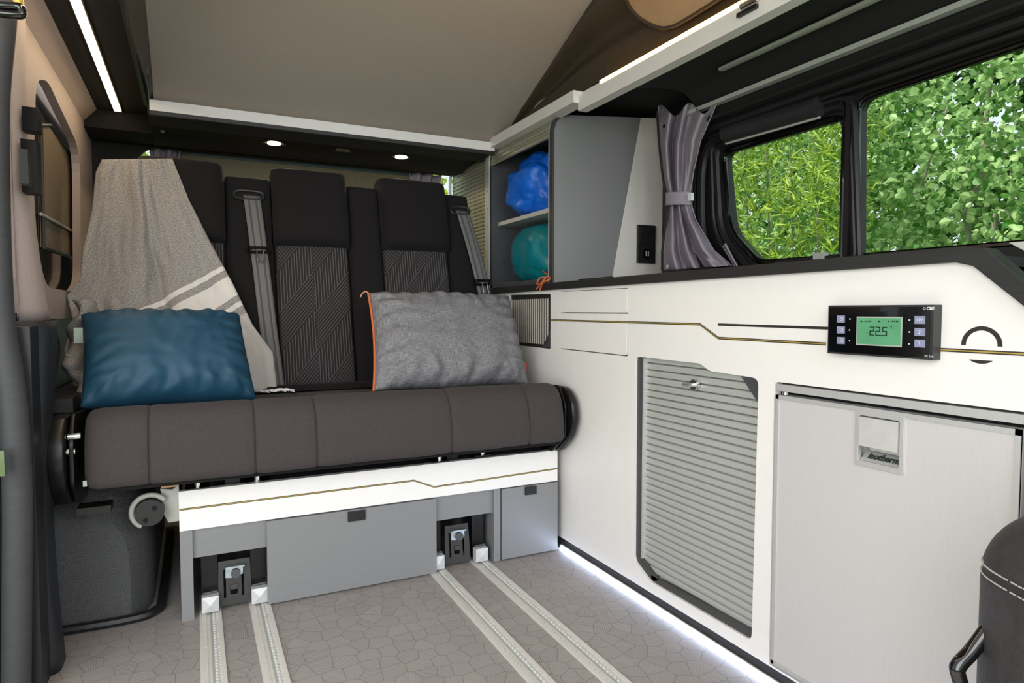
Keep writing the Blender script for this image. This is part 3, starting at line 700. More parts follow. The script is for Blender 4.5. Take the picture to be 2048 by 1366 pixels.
for kd, a, b in cols:
    if kd == 'strip': emit('side_bolster', pad(a, b, .02, .695, 0, .034, .018, .004), M['back'], bs, True)
    else:
        emit('pattern_panel', pad(a, b, .03, .50, 0, .026, .014, .004), M['chev'], bs, True, label='centre panel stitched with a chevron line pattern')
        emit('headrest', pad(a-.004, b+.004, .475, .725, 0, .070, .03, .008), M['back'], bs, True)
# seat rear edge cushion with seam
emit('rear_cushion_edge', surf(lambda u, v: (-.2+1.1*u, 1.93+.07*v, .488+.016*sin(pi*v)), 40, 8)[0], M['back'], bs, 2)
# belts
def belt(xc, lab, s_slot, dx, px_b, slot_w):
    c = bk(xc, s_slot, .040)
    lo_ = []
    for k in range(25):
        a_ = 2*pi*k/24; lo_.append(bk(xc+slot_w*.5*(abs(cos(a_))**.6)*(1 if cos(a_) > 0 else -1), s_slot+.014*(abs(sin(a_))**.8)*(1 if sin(a_) > 0 else -1), .042))
    emit('belt_guide', tb(lo_, .0050, 8), M['black'], bs, True)
    n = Vector((0, -cc_, ss))
    bm = bmesh.new(); vs = [bm.verts.new(p+n*-.001) for p in lo_[:-1]]; bm.faces.new(vs); emit('slot', bm, M['gap'], bs)
    def f(u, v):
        s = s_slot-.002-v*(s_slot-.03); w_ = .024
        return bk(xc+.008+dx*v+(u-.5)*2*w_, s, .044+.008*sin(pi*min(1, v*1.5))+.001*sin(8*v))
    bm, g = surf(f, 6, 30); b_ = emit('belt', bm, M['belt'], bs, 2); solid(b_, .0015)
    for q in (.28, .72):
        bm, g = surf(lambda u, v: Vector(f(q-.06+.12*u, v))+n*.0012, 2, 30); emit('webbing_line', bm, mat('webbing_line', (72, 72, 72), .7), b_)
    v0 = (s_slot-px_b)/(s_slot-.03); cc2 = bk(xc+.008+dx*v0, px_b, .058)
    hd = bmesh.new()
    tube(hd, [bk(xc+.008+dx*v0-.030, px_b+.006, .058), bk(xc+.008+dx*v0+.030, px_b+.006, .060)], .0045, 8)
    tube(hd, [bk(xc+.008+dx*v0-.028, px_b-.010, .062), bk(xc+.008+dx*v0+.028, px_b-.008, .062)], .0045, 8)
    tube(hd, [bk(xc+.008+dx*v0-.028, px_b-.010, .062), bk(xc+.008+dx*v0-.026, px_b+.006, .058)], .006, 8)
    tube(hd, [bk(xc+.008+dx*v0+.028, px_b-.010, .062), bk(xc+.008+dx*v0+.026, px_b+.006, .058)], .006, 8)
    emit('belt_tongue', hd, M['gloss'], b_, True)
    tg_ = bmesh.new()
    for s in (-1, 1): tube(tg_, [bk(xc+.010+dx*v0+s*.009, px_b-.006, .064), bk(xc+.012+dx*v0+s*.009, px_b-.040, .066)], .0022, 8)
    tube(tg_, [bk(xc+.003+dx*v0, px_b-.040, .066), bk(xc+.021+dx*v0, px_b-.040, .066)], .0022, 8)
    emit('tongue_blade', tg_, M['chrome'], b_, True)
    return b_
belt(.157, '', .628, .045, .448, .085)
belt(.852, '', .628, .10, .36, .068)

# ============================================================ TOWEL
TL = [(204, 320), (192, 345), (184, 420), (166, 500), (160, 560), (134, 592), (146, 640), (128, 700), (146, 760), (152, 815)]
TR = [(345, 318), (378, 400), (418, 480), (464, 565), (505, 650), (545, 705), (554, 778)]
def lerp_path(P, v):
    k = v*(len(P)-1); i = min(int(k), len(P)-2); f = k-i; return Vector(P[i])*(1-f)+Vector(P[i+1])*f
P0t, Nt = bk(0, 0, .092), Vector((0, -cc_, ss))
def bplane(px, py, d_):
    r_ = ray(px, py); o_ = bk(0, 0, d_); return CAM + r_*((o_-CAM).dot(Nt)/r_.dot(Nt))
sA, sB = bplane(262, 636, .08), bplane(448, 532, .08); sd_ = (sB-sA).normalized(); sn = sd_.cross(Nt).normalized()
if sn.z > 0: sn = -sn
def towel(u, v):
    a = lerp_path(TL, v); b = lerp_path(TR, v); q = a+(b-a)*u
    d_ = .082+.010*v+.010*sin(u*8+v*2)*v+.012*nz((u*3, v*2.5, 0), 1.6)+.006*nz((u*9, v*4, 5), 2)
    crease = -.014*math.exp(-((u-.52-.05*v)/.03)**2)*min(1, v*2)
    crease += .010*math.exp(-((u-.12)/.05)**2)*v
    crease += .050*math.exp(-abs(u-.50+.10*v)/(.22 if u < .5-.1*v else .10))*min(1, .25+v*1.4)*(1-.5*v)
    crease += .012*v*sin(u*15+v*7+2*nz((u*2, v*2, 7), 1))*(u < .95)+.004*nz((u*14, v*5, 2), 1)
    return bplane(q.x, q.y, d_+crease)
bm = bmesh.new(); NU, NV = 70, 90; g = []; uvl = bm.loops.layers.uv.new('UVMap'); cd_ = {}
for j in range(-6, NV+1):
    row = []
    for i in range(NU+1):
        u = i/NU
        if j >= 0:
            p = towel(u, j/NV); 
        else:
            p0 = towel(u, 0); p = p0+Vector((0, cc_, 0))*(-j*.022)+Vector((0, 0, .006*sin(pi*(-j)/6)+.0))
        ps = (p-sA); cd_v = (ps.dot(sd_), ps.dot(sn)); v_ = bm.verts.new(p); cd_[v_] = cd_v; row.append(v_)
    g.append(row)
for j in range(len(g)-1):
    for i in range(NU):
        f_ = bm.faces.new((g[j][i], g[j][i+1], g[j+1][i+1], g[j+1][i]))
        for l_ in f_.loops: l_[uvl].uv = cd_[l_.vert]
tw = emit('towel', bm, M['towel'], None, 2, label='grey woven towel with white stripes draped over the left end of the backrest', cat='towel'); solid(tw, .0035)
# bunch of towel on the left side and fringe
def bunch(u, v):
    p = at(160+8*sin(v*9)-10*sin(pi*v), 600+215*v, Y=1.80+.03*sin(v*5)); a_ = 2*pi*u
    r_ = .026+.010*sin(v*17+u*6)+.008*nz((u*3, v*6, 1), 2); return p+Vector((cos(a_)*r_*.8, sin(a_)*r_*1.6+.05, 0))
bm, g = surf(bunch, 20, 40, True); 
uvl = bm.loops.layers.uv.new('UVMap')
for f_ in bm.faces:
    for l_ in f_.loops: l_[uvl].uv = (l_.vert.co.x+l_.vert.co.y, -.95+l_.vert.co.z)
emit('gathered_edge', bm, M['towel'], tw, 2)
bm = bmesh.new()
for k in range(26):
    s0_ = at(500+k*2.6, 786-random.random()*4, Y=1.80); z_ = .508
    L = .02+.03*random.random(); a_ = random.uniform(-.8, .5)
    pts = [Vector((s0_.x, s0_.y, z_)), Vector((s0_.x+L*.5*cos(a_)+.004*sin(k*3), s0_.y+L*.4*sin(a_)-.01, z_+.006*random.random())), Vector((s0_.x+L*cos(a_), s0_.y-.03-.03*random.random(), .514-.004*random.random()))]
    tube(bm, spl(pts, 4), .0016, 6)
emit('fringe', bm, M['ink_w'], tw, True, kind='stuff', label='white knotted fringe')

# ============================================================ PILLOWS
def pillow(name, corners, Yd, thick, m, lab, wr, seed, pinch=.9, cat='pillow'):
    """corners: 4 px (TL,TR,BR,BL) each with own Y; grid puffed to both sides"""
    C_ = [at(x, y, Y=yy) for (x, y), yy in zip(corners, Yd)]
    ux = (C_[1]-C_[0]+C_[2]-C_[3]).normalized(); uy = (C_[0]-C_[3]+C_[1]-C_[2]).normalized(); n = ux.cross(uy).normalized()
    if n.y > 0: n = -n
    W_ = ((C_[1]-C_[0]).length+(C_[2]-C_[3]).length)/2; H_ = ((C_[0]-C_[3]).length+(C_[1]-C_[2]).length)/2
    NU, NV = 90, 60; bm = bmesh.new(); uvl = bm.loops.layers.uv.new('UVMap'); cd_ = {}; G = []
    for side in (1, -1):
        g = []
        for i in range(NU+1):
            row = []
            for j in range(NV+1):
                # denser towards rim
                u = .5-.5*cos(pi*i/NU); v_ = .5-.5*cos(pi*j/NV); u = .5*u+.5*i/NU; v_ = .5*v_+.5*j/NV
                p = (C_[0]*(1-u)+C_[1]*u)*(1-v_)+(C_[3]*(1-u)+C_[2]*u)*v_
                a = 2*u-1; b = 2*v_-1
                # edges bow in slightly between corners
                p = p - uy*(-b)*.0 + ux*(-a)*.045*W_*(1-b*b)*abs(a)*.8*pinch + uy*(b)*.055*H_*(1-a*a)*abs(b)*pinch*(.8+.4*sin(a*5+seed))
                hgt = ((1-abs(a)**2.6)*(1-abs(b)**2.6))
                hh = thick*.5*max(0, hgt)**.42
                edge = max(abs(a), abs(b)); wv = (edge**3)*(1-edge**12)
                wrk = wr*wv*(sin(a*26+3*nz((a*3, b*3, seed), 1)+seed)*(abs(b) > abs(a))+sin(b*20+4*nz((a*2, b*2, seed+9), 1))*(abs(a) >= abs(b)))
                wrk += wr*.9*nz((a*2.2, b*2.2, seed), 1.4)*min(1, hgt*3)
                wrk += wr*.25*(1-abs(nz((a*3+b, b*3.5, seed+4), 1.5))*2)*min(1, hgt*4)
                wrk += wr*1.3*max(0, b)**3*sin(a*17+2*b+4*nz((a*2, b, seed), 1))*min(1, hgt*4)
                if side < 0: wrk *= .3
                q = p+n*side*(hh+wrk*min(1, hh*60)); 
                v2 = bm.verts.new(q) if not (side < 0 and (i in (0, NU) or j in (0, NV))) else G[0][i][j]
                cd_[v2] = (u*W_, v_*H_); row.append(v2)
            g.append(row)
        G.append(g)
        for i in range(NU):
            for j in range(NV):
                f_ = bm.faces.new((g[i][j], g[i+1][j], g[i+1][j+1], g[i][j+1]))
                for l_ in f_.loops: l_[uvl].uv = cd_[l_.vert]
    rimp = [G[0][0][j].co.copy() for j in range(NV+1)]; rimb = [G[0][i][NV].co.copy() for i in range(NU+1)]
    rr = [G[0][NU][j].co.copy() for j in range(NV+1)]
    o = emit(name, bm, m, None, 2, label=lab, cat=cat); return o, rimp, rimb, rr
np_, rl, rbm, rr_ = pillow('pillow', [(162, 630), (478, 630), (512, 800), (160, 815)], (1.78, 1.84, 1.70, 1.62), .17, M['navy'], 'navy blue travel pillow leaning on the grey towel at the left of the seat', .007, 2.0, .45)
c = rl[12]; emit('care_tag', box(c.x-.016, c.x+.004, c.y-.006, c.y-.004, c.z-.035, c.z+.0, .001), M['tag'], np_, label='small pale green tag')
gp_, rl, rbm, rr_ = pillow('pillow', [(737, 586), (1016, 592), (1056, 768), (748, 782)], (1.84, 1.90, 1.74, 1.66), .15, M['gpil'], 'grey crosshatched cotton pillow with orange zip on the right of the seat', .009, 5.0, .55)
emit('zip_edge', tb([p+Vector((-.002, -.003, 0)) for p in rl], .0032, 8), M['orange'], gp_, True, label='orange zip edge')
c = rl[0]; emit('draw_cord', tb(spl([c, c+Vector((-.01, -.004, .004)), c+Vector((-.02, -.006, -.003)), c+Vector((-.024, -.006, -.012))], 5), .0018, 6), M['cordw'], gp_, True)
c = rr_[46]; emit('care_tag', box(c.x-.002, c.x+.012, c.y-.004, c.y-.002, c.z-.012, c.z+.014, .001), mat('orange_tag', (196, 66, 36), .6), gp_, label='orange fabric tag')

# ============================================================ KITCHEN UNIT
def kp(px, py, X=K): p = at(px, py, X=X); return (p.y, p.z)
ku = thing('kitchen_unit', 'long white kitchen unit along the right side with tambour and drawers', 'kitchen unit', (K, 1.2, 0))
YN = .436                             # near end
out = [(2.64, .778), (.545, .790), (.520, .785), (YN, .715), (YN, .030), (2.64, .030)]
topz = .79
dro = rnd([kp(1120, 568), kp(1256, 566), kp(1256, 713), kp(1120, 698)], [0, 0, .008, .008], 4)
dro[0] = (dro[0][0], .7775); dro[1] = (dro[1][0], .7775)
tam = [kp(*q) for q in ((1271, 713), (1400, 727), (1419, 742), (1517, 757), (1503, 1282), (1300, 1163), (1268, 1120))]
tamr = rnd(tam, [.012, .008, .008, .016, .014, .02, .014], 4)
vent = rnd([kp(1020, 590), kp(1101, 588), kp(1101, 698), kp(1030, 690)], .004, 3)
fy0, fy1 = kp(1549, 765)[0], .452; fz1 = kp(1549, 763)[1]
fr = rnd([(fy0, fz1), (fy1, fz1), (fy1, .031), (fy0, .031)], [.010, .004, 0, 0], 4)
fr = rnd([(fy0, fz1), (fy1, fz1), (fy1, .0302+.004), (fy0, .034)], [.010, .004, .002, .002], 4)
emit('front_panel', plate(out, [dro, tamr, vent, fr], 'X', K, K+.018), M['white'], ku)
emit('backing', box(K+.06, K+.065, 1.80, 2.64, .0, .775), M['gap'], ku)
emit('side_end', box(K+.019, WX, YN, YN+.012, 0, .77), M['black'], ku)
emit('plinth', box(K+.001, K+.02, YN, 2.64, .010, .030, .001), M['blacktrim'], ku)
# drawers
dy0, dy1 = kp(1121.5, 600)[0], kp(1254.5, 600)[0]; zs = kp(1190, 626)[1]
emit('drawer_front', plate([(dy0, .776), (dy1, .776), (dy1, zs+.0012), (dy0, zs+.0012)], [], 'X', K-.0005, K+.017, .0005), M['white'], ku)
bq_ = [kp(1121, 697), kp(1254.5, 711.5)]
emit('drawer_front', plate(rnd([(dy0, zs-.0016), (dy1, zs-.0016), (dy1, bq_[1][1]+.001), (dy0, bq_[0][1]+.001)], [0, 0, .008, .008], 4), [], 'X', K-.0005, K+.017, .0005), M['white'], ku)
# vent grille
vg = emit('vent_grille', plate(vent, [], 'X', K+.004, K+.016), M['print'], ku)
va, vb = kp(1022, 592)[0], kp(1096, 592)[0]
emit('grille_corner', plate([kp(1100, 660), kp(1100, 696), kp(1084, 694)], [], 'X', K+.001, K+.004), M['darkgrey'], vg)
for k in range(18):
    yy = va+(vb-va)*(k+.5)/18; zt_, zb_ = .757, kp(1060, 689)[1]+.004
    emit('bar', box(K+.001, K+.0045, yy-.0022, yy+.0022, zb_, zt_), mat('pale_grille_bar', (196, 190, 180), .5) if k == 0 else bpy.data.materials['pale_grille_bar'], vg)
# tambour
td = emit('tambour_door', box(K+.045, K+.05, tam[4][0]-.01, tam[0][0]+.01, .05, .62), M['gap'], ku)
ty1, ty0 = kp(1283, 800)[0], tam[3][0]-.012
zt_, zb_ = .608, .040; ns = 34; pt = (zt_-zb_)/ns
sb = [(K+.020, 0), (K+.0150, .0012), (K+.0137, .0035), (K+.0132, pt*.62), (K+.0140, pt-.0026), (K+.020, pt-.0008), (K+.024, pt-.0008), (K+.024, 0)]
s0_ = None
for k in range(ns):
    if s0_ is None:
        s0_ = emit('slat', plate([(a, b+zb_) for a, b in sb], [], 'Y', ty0, ty1), M['slat'], td)
        s0_.data.shade_smooth() if False else None
    else: dup(s0_, td, (0, 0, k*pt))
fm = mat('dark_frame', (74, 75, 76), .45, .1)
yl = kp(1271, 900)[0]
emit('door_frame', plate([(tam[0][0], tam[0][1]), (ty1+.001, tam[0][1]), (ty1+.001, .1), (kp(1313, 1168)[0], kp(1313, 1172)[1]+.012), (kp(1300, 1165)[0], kp(1300, 1163)[1]), (tam[6][0], tam[6][1])], [], 'X', K+.006, K+.017), fm, td)
emit('door_frame', plate([kp(1478, 750), (tam[3][0]+.0, tam[3][1]), kp(1517, 811)], [], 'X', K+.003, K+.016), fm, td)
emit('door_frame', plate([(tam[5][0]+.003, tam[5][1]+.014), (tam[4][0], tam[4][1]+.018), (tam[4][0], tam[4][1]), (tam[5][0]+.003, tam[5][1]-.0)], [], 'X', K+.006, K+.0165), fm, td)
emit('guide_rail', box(K+.004, K+.017, ty1-.003, ty1+.001, .1, tam[0][1]-.004), M['alu'], td)
c = at(1393, 769, X=K+.012)
lk = emit('lock', cyl(c, c+Vector((-.010, 0, 0)), .0115, 24, .002), M['chrome'], td, True)
emit('key', tb([c+Vector((-.008, 0, 0)), c+Vector((-.026, 0, -.0)), c+Vector((-.034, .008, .001))], .0042, 8), M['chrome'], lk, True)
# decals
def kline(pts, wd, m, d=.0004, d2=0): return pstrip([kp(*q) for q in pts], wd, 'X', K-d2-d, K-d2)
L1 = [(1102, 640), (1400, 648.5), (1437, 676), (1652, 688)]; L2 = [(1878, 699), (2052, 708)]
for L in (L1, L2):
    emit('pinstripe', kline(L, .0052, M['print'], .0009), M['print'], ku, label='black line with gold core')
    emit('pinstripe_core', kline(L, .0018, M['gold'], .0012), M['gold'], ku, label='thin gold line')
emit('accent_line', kline([(1436, 649), (1656, 656.5)], .0048, M['print'], .0006), M['print'], ku, label='short thick black line')
cy_, cz_ = kp(1963, 690); Ro = abs(kp(1963, 649)[1]-cz_); Ri = Ro-.0075
yo = (kp(1926, 690)[0]-kp(2001, 690)[0])/2; Ro = (Ro+yo)/2; Ri = Ro-.006
arc = [(cy_+Ro*cos(a_), cz_+Ro*sin(a_)) for a_ in [radians(-3+186*k/24) for k in range(25)]]+[(cy_+Ri*cos(a_), cz_+Ri*sin(a_)) for a_ in [radians(183-186*k/24) for k in range(25)]]
emit('ring_emblem', plate(arc, [], 'X', K-.0006, K), M['print'], ku, label='printed black arc of an open ring')
seg = [(cy_+Ro*cos(a_), cz_+Ro*sin(a_)) for a_ in [radians(-54-72*k/10) for k in range(11)]]
emit('ring_emblem', plate(seg, [], 'X', K-.0006, K), M['print'], ku, label='printed black segment below the arc')
# countertop with black edge
ct = thing('countertop', 'black-edged worktop lying along the top of the white kitchen unit', 'worktop', (1.2, 1.4, .79))
emit('edge_band', plate([(2.66, .778), (2.66, .800), (.535, .8105), (.51, .806), (.455, .752), (YN-.02, .732), (YN-.02, .700), (YN, .703), (.525, .782), (.55, .789)], [], 'X', K-.012, K+.018, .0015), M['blacktrim'], ct)
emit('worktop', box(K+.018, WX-.001, .53, 2.66, .785, .800, .001), M['black'], ct)
emit('upstand', box(K+.03, K+.035, 1.45, 1.62, .800, .8125, .001), M['blacktrim'], ct)
emit('corner_trim', plate([(.49, .812), (.35, .812), (.35, .74), (.42, .765)], [], 'X', K+.004, K+.03, .001), M['softgrey'], ct)
# floor LED
fl_ = thing('led_strip', 'cool white LED strip glowing at floor level under the kitchen unit', 'light', (K, 1.2, .01))
emit('profile', box(K-.003, K+.012, YN, 1.66, .0, .010, .001), M['alur'], fl_)
emit('diffuser', box(K-.004, K-.0025, YN, 1.66, .0015, .0085), M['led_c'], fl_)

# ============================================================ FRIDGE
fg = thing('fridge', 'silver built-in compressor fridge at the near end of the kitchen unit', 'fridge', (K, .66, .3))
emit('cavity', box(K+.05, K+.3, fy1, fy0, .005, fz1), M['gap'], fg)
emit('top_bar', box(K+.001, K+.03, fy1+.010, fy0-.005, fz1-.017, fz1-.004, .001), M['alu'], fg)
emit('top_gap', box(K+.02, K+.05, fy1, fy0, fz1-.026, fz1-.017), M['gap'], fg)
dz1 = fz1-.024
a = at(1712, 822, X=K-.002); b = at(1807, 948, X=K-.002); hy1, hy0, hz1, hz0 = a.y, b.y, at(1760, 826, X=K-.002).z, at(1760, 940, X=K-.002).z
dr = emit('door', plate([(fy0-.006, .040), (fy0-.006, dz1), (fy1+.011, dz1), (fy1+.011, .040)], [[(hy1, hz1), (hy0, hz1), (hy0, hz0), (hy1, hz0)]], 'X', K-.001, K+.035), mat('brushed_door', (208, 205, 205), .42, .12, var=.03, vs=60, stretch=(40, 40, .6)), fg)
for (y0_, y1_, z0_, z1_) in ((fy1+.011, fy0-.006, dz1-.008, dz1), (fy0-.013, fy0-.006, .04, dz1), (fy1+.011, fy1+.018, .04, dz1), (fy1+.011, fy0-.006, .04, .047)):
    emit('door_edge', box(K-.003, K+.002, y0_, y1_, z0_, z1_, .0008), M['alu'], dr)
hb = [(hy1, hz1), (hy0, hz1), (hy0, hz0), (hy1, hz0)]
inn = rnd([(hy1-.007, hz1-.008), (hy0+.007, hz1-.008), (hy0+.007, hz0+.009), (hy1-.007, hz0+.009)], .004, 3)
emit('handle_surround', plate(rnd(hb, .002, 2), [inn], 'X', K-.004, K+.004, .0008), M['alu'], dr)
emit('handle_recess', box(K+.022, K+.026, hy0, hy1, hz0, hz1), M['slat'], dr)
bm = bmesh.new(); 
sv = [bm.verts.new(p) for p in ((K+.022, hy1-.007, hz0+.026), (K+.022, hy0+.007, hz0+.026), (K+.001, hy0+.007, hz0+.009), (K+.001, hy1-.007, hz0+.009))]; bm.faces.new(sv)
emit('recess_slope', bm, M['alu'], dr)
emit('handle', box(K-.006, K+.004, hy0+.009, hy1-.009, hz0+.034, hz1-.010, .003, 3), mat('light_handle', (206, 206, 203), .4, .2), dr, True)
emit('handle_lip', box(K+.004, K+.012, hy0+.009, hy1-.022, hz0+.028, hz0+.036, .001), M['alu'], dr)
sl1 = Vector((K+.021, 0, .017)).normalized()
text('maker_lettering', 'isotherm', .0145, M['ink'], dr, ((K+.0075), (hy0+hy1)/2-.002, hz0+.0175), (0, -1, 0), (.45, 0, .9), shear=.35, extra=.0004)
emit('door_pin', cyl((K+.008, fy0-.02, dz1+.001), (K+.008, fy0-.02, dz1+.005), .006, 12), M['chrome'], fg)

# ============================================================ CONTROL PANEL
cp = thing('control_panel', 'black control panel with green display showing 22.5 on the white unit', 'control panel', (K, .62, .68))
X0 = K-.020
A_, D_ = at(1657, 612, X=X0), at(1655, 705, X=X0); B_, C2 = at(1868, 608, X=X0), at(1866, 722, X=X0)
py1, py0, pz1, pz0 = A_.y, B_.y, (A_.z+B_.z)/2, (D_.z+C2.z)/2
emit('housing', box(X0, K, py0, py1, pz0, pz1, .004, 3), mat('dark_housing', (44, 43, 45), .45), cp, True)
emit('face_plate', box(X0-.0006, X0+.003, py0+.004, py1-.002, pz0+.003, pz1-.003, .0004), M['gloss'], cp)
def cpp(px, py): p = at(px, py, X=X0-.0008); return p.y, p.z
y_a, z_a = cpp(1716, 636); y_b, z_b = cpp(1801, 690)
z_t = (cpp(1716, 636)[1]+cpp(1801, 636)[1])/2; z_l = (cpp(1716, 688)[1]+cpp(1801, 691)[1])/2
emit('display_frame', box(X0-.0012, X0, y_b-.002, y_a+.002, z_l-.002, z_t+.002, .0003), M['softgrey'], cp)
emit('display', box(X0-.0016, X0, y_b, y_a, z_l, z_t), M['lcd'], cp)
# seven segment digits
SEG = {'2': 'abged', '5': 'afgcd'}
def digit(bm, ch, yl_, zc_, w_, h_, t_):
    S = {'a': (0, h_, w_, h_), 'g': (0, h_/2, w_, h_/2), 'd': (0, 0, w_, 0), 'f': (0, h_/2, 0, h_), 'b': (w_, h_/2, w_, h_), 'e': (0, 0, 0, h_/2), 'c': (w_, 0, w_, h_/2)}
    for k in SEG[ch]:
        a0, b0, a1, b1 = S[k]; bx(bm, X0-.0021, X0-.0015, yl_-max(a0, a1)-t_, yl_-min(a0, a1)+t_, zc_-h_/2+min(b0, b1)-t_, zc_-h_/2+max(b0, b1)+t_)
bm = bmesh.new(); dw = .0062; yy, zc_ = cpp(1741, 662)
for k, ch in enumerate('225'): digit(bm, ch, yy-k*.0098-(.0014 if k == 2 else 0), zc_, dw, .0125, .0007)
yd = yy-2*.0098+.0012; bx(bm, X0-.0021, X0-.0015, yd-.0008, yd+.0008, zc_-.0070, zc_-.0056)
emit('digits', bm, M['ink'], cp)
text('display_unit', '°C', .0055, M['ink'], cp, (X0-.0018, cpp(1784, 655)[0], cpp(1784, 655)[1]), (0, -1, 0), (0, 0, 1), depth=.0002)
text('display_unit', '-:', .0075, M['ink'], cp, (X0-.0018, cpp(1735, 665)[0], cpp(1735, 665)[1]), (0, -1, 0), (0, 0, 1), depth=.0002)
bm = bmesh.new()
for px in (1724, 1731, 1734.5, 1738, 1741.5, 1759, 1778, 1786, 1790, 1795):
    y_, z_ = cpp(px, 642.5); r_ = .0016 if px in (1724, 1759, 1795) else .0009; bx(bm, X0-.002, X0-.0015, y_-r_, y_+r_, z_-.0011, z_+.0011)
emit('display_icons', bm, M['ink'], cp)
ic = {0: 'power', 1: 'tank', 2: 'tank'}
for k, (px, pys) in enumerate(((1682, (638, 660, 681)), (1840, (640, 664, 687)))):
    for j, py in enumerate(pys):
        y_, z_ = cpp(px, py); w_ = .0068 if k == 0 else .0075
        b_ = emit('button', box(X0-.0022, X0, y_-w_, y_+w_, z_-.0058, z_+.0058, .001), M['button'], cp, True)
        xi = X0-.0024
        if k == 0 and j == 0:
            emit('icon', tb([(xi, y_-.002+.0026*cos(a_), z_+.0026*sin(a_)) for a_ in [radians(110+320*q/16) for q in range(17)]], .0003, 5), M['ink_w'], b_)
            emit('icon', tb([(xi, y_-.002, z_+.0005), (xi, y_-.002, z_+.0034)], .0003, 5), M['ink_w'], b_)
        elif k == 0:
            emit('icon', tb([(xi, y_-.002+a_*.0022, z_+b_2*.002) for a_, b_2 in ((-1, -1), (1, -1), (1, 1), (.3, 1), (.1, 1.5), (-.5, 1.5), (-1, .8), (-1, -1))], .0003, 5), M['ink_w'], b_)
        elif j == 0: text('button_text', '12V', .0062, M['ink_w'], b_, (xi, y_, z_), (0, -1, 0), (0, 0, 1), depth=.0001)
        elif j == 1: emit('icon', tb([(xi, y_+a_*.001, z_+b_2*.001) for a_, b_2 in ((2.2, 2.6), (.5, 1.5), (-.4, 2.6), (-1.6, .5), (-.2, -.6), (-.2, -3), (.8, -3), (.8, -.8))], .0003, 5), M['ink_w'], b_)
        else: emit('icon', tb([(xi, y_+a_*.001, z_+b_2*.001) for a_, b_2 in ((2, 3), (.5, 2), (.8, .6), (-.6, .2), (.3, -1), (-.6, -2), (-1.8, -2))], .0003, 5), M['ink_w'], b_)
for px, py in ((1700, 638), (1819, 640), (1819, 664), (1818, 688)):
    y_, z_ = cpp(px, py); emit('indicator', cyl((X0-.0012, y_, z_), (X0, y_, z_), .0012, 10), M['ink_w'], cp)
for py, s in ((660, 1), (682, -1)):
    y_, z_ = cpp(1699, py); emit('arrow', plate([(y_-.0012, z_-.001*s), (y_+.0012, z_-.001*s), (y_, z_+.0014*s)], [], 'X', X0-.0012, X0-.0005), M['ink_w'], cp)
y_, z_ = cpp(1861, 617); text('maker_lettering', '◦CBE'.replace('◦', ''), .0062, M['ink_w'], cp, (X0-.0012, y_, z_), (0, -1, 0), (0, 0, 1), depth=.0001, extra=.0002)
emit('maker_emblem', tb([(X0-.0012, y_+.0088+.0016*cos(a_), z_+.0016*sin(a_)) for a_ in [2*pi*q/12 for q in range(13)]], .0004, 5), M['ink_w'], cp)
y_, z_ = cpp(1858, 713); text('maker_lettering', 'PC 210', .0042, M['ink_w'], cp, (X0-.0012, y_, z_), (0, -1, 0), (0, 0, 1), depth=.0001)

# ============================================================ UPPER CABINET
uc = thing('upper_cupboard', 'grey cupboard on the worktop with curved aluminium tambour doors', 'cupboard', (1.2, 2.1, .81))
UX = 1.0; UZ = 1.322; UT = .800; PY = 1.745
pp = rnd([(UX, UT), (UX, UZ), (1.428, UZ+.040), (1.428, UT)], [0, .055, 0, 0], 10)
spx = [at(1282, 228, Y=PY), at(1223, 553, Y=PY)]
mm = spx[0].x; mb = spx[1].x
split_t = (mm, UZ+.040*(mm-UX)/(WX-UX)); 
ztop = lambda x: UZ+.04*(x-UX)/(WX-UX)
gp = [(UX, UT)]+[p for p in pp if p[1] > UT+.01 and p[0] < mm]+[(mm, ztop(mm)), (mb-.003, UT)]
emit('end_panel', plate(gp, [], 'Y', PY, PY+.018, .0008), M['grey'], uc, label='speckled grey end panel')
wpn = [(mb-.003, UT), (mm, ztop(mm)), (1.428, ztop(1.428)), (1.428, UT)]
emit('end_panel', plate(wpn, [], 'Y', PY, PY+.018, .0008), mat('offwhite_panel', (216, 214, 207), .5, var=.02), uc, label='off-white slanted end panel')
arcp = rnd([(UX, UT), (UX, UZ), (UX+.14, UZ), (UX+.14, UT)], [0, .055, 0, 0], 10)[1:12]
def edgeband(y0, y1, m, name, x_off=0, wd=.0):
    pts = [(UX+x_off, UT)]+[(a+x_off*.7, b-x_off*.7) for a, b in arcp]+[(UX+.14, UZ-x_off)]
    inner = [(a+.008, b) if b < UZ-.05 else (a+.004, b-.007) for a, b in pts][::-1]
    return emit(name, plate(pts+inner, [], 'Y', y0, y1), m, uc, True)
ed = [p for p in pp if p[1] > UT+.01 and p[0] < UX+.06]
ed = [(UX, UT)]+ed
edo = [(UX-.0012, UT)]+[(a-.0010, b+.0010) for a, b in ed[1:]]
edi = [(UX+.006, UT)]+[(a+.005, b-.004) for a, b in ed[1:]]
emit('edge_band', plate(edo+edi[::-1], [], 'Y', PY-.001, PY+.019), mat('dark_edge_band', (58, 58, 58), .5), uc)
YM0, YM1 = 2.215, 2.255; YE = 2.62
edgeband(PY+.019, PY+.026, M['alu'], 'guide_strip', -.001)
g1 = edgeband(YM0-.006, YM0+.010, M['alu'], 'guide_strip', -.010)
g2 = edgeband(YM0+.012, YM1-.012, M['alu'], 'guide_strip', -.010)
edgeband(YE-.012, YE+.012, M['alu'], 'guide_strip', -.010)
emit('divider', box(UX+.004, WX, YM0-.006, YM0+.012, UT, UZ-.01), M['darkgrey'], uc)
emit('divider', box(UX+.01, WX, YE-.01, YE+.008, UT, UZ-.01), M['darkgrey'], uc)
emit('back_board', box(WX-.012, WX-.004, PY+.02, YE, UT, UZ), M['darkgrey'], uc)
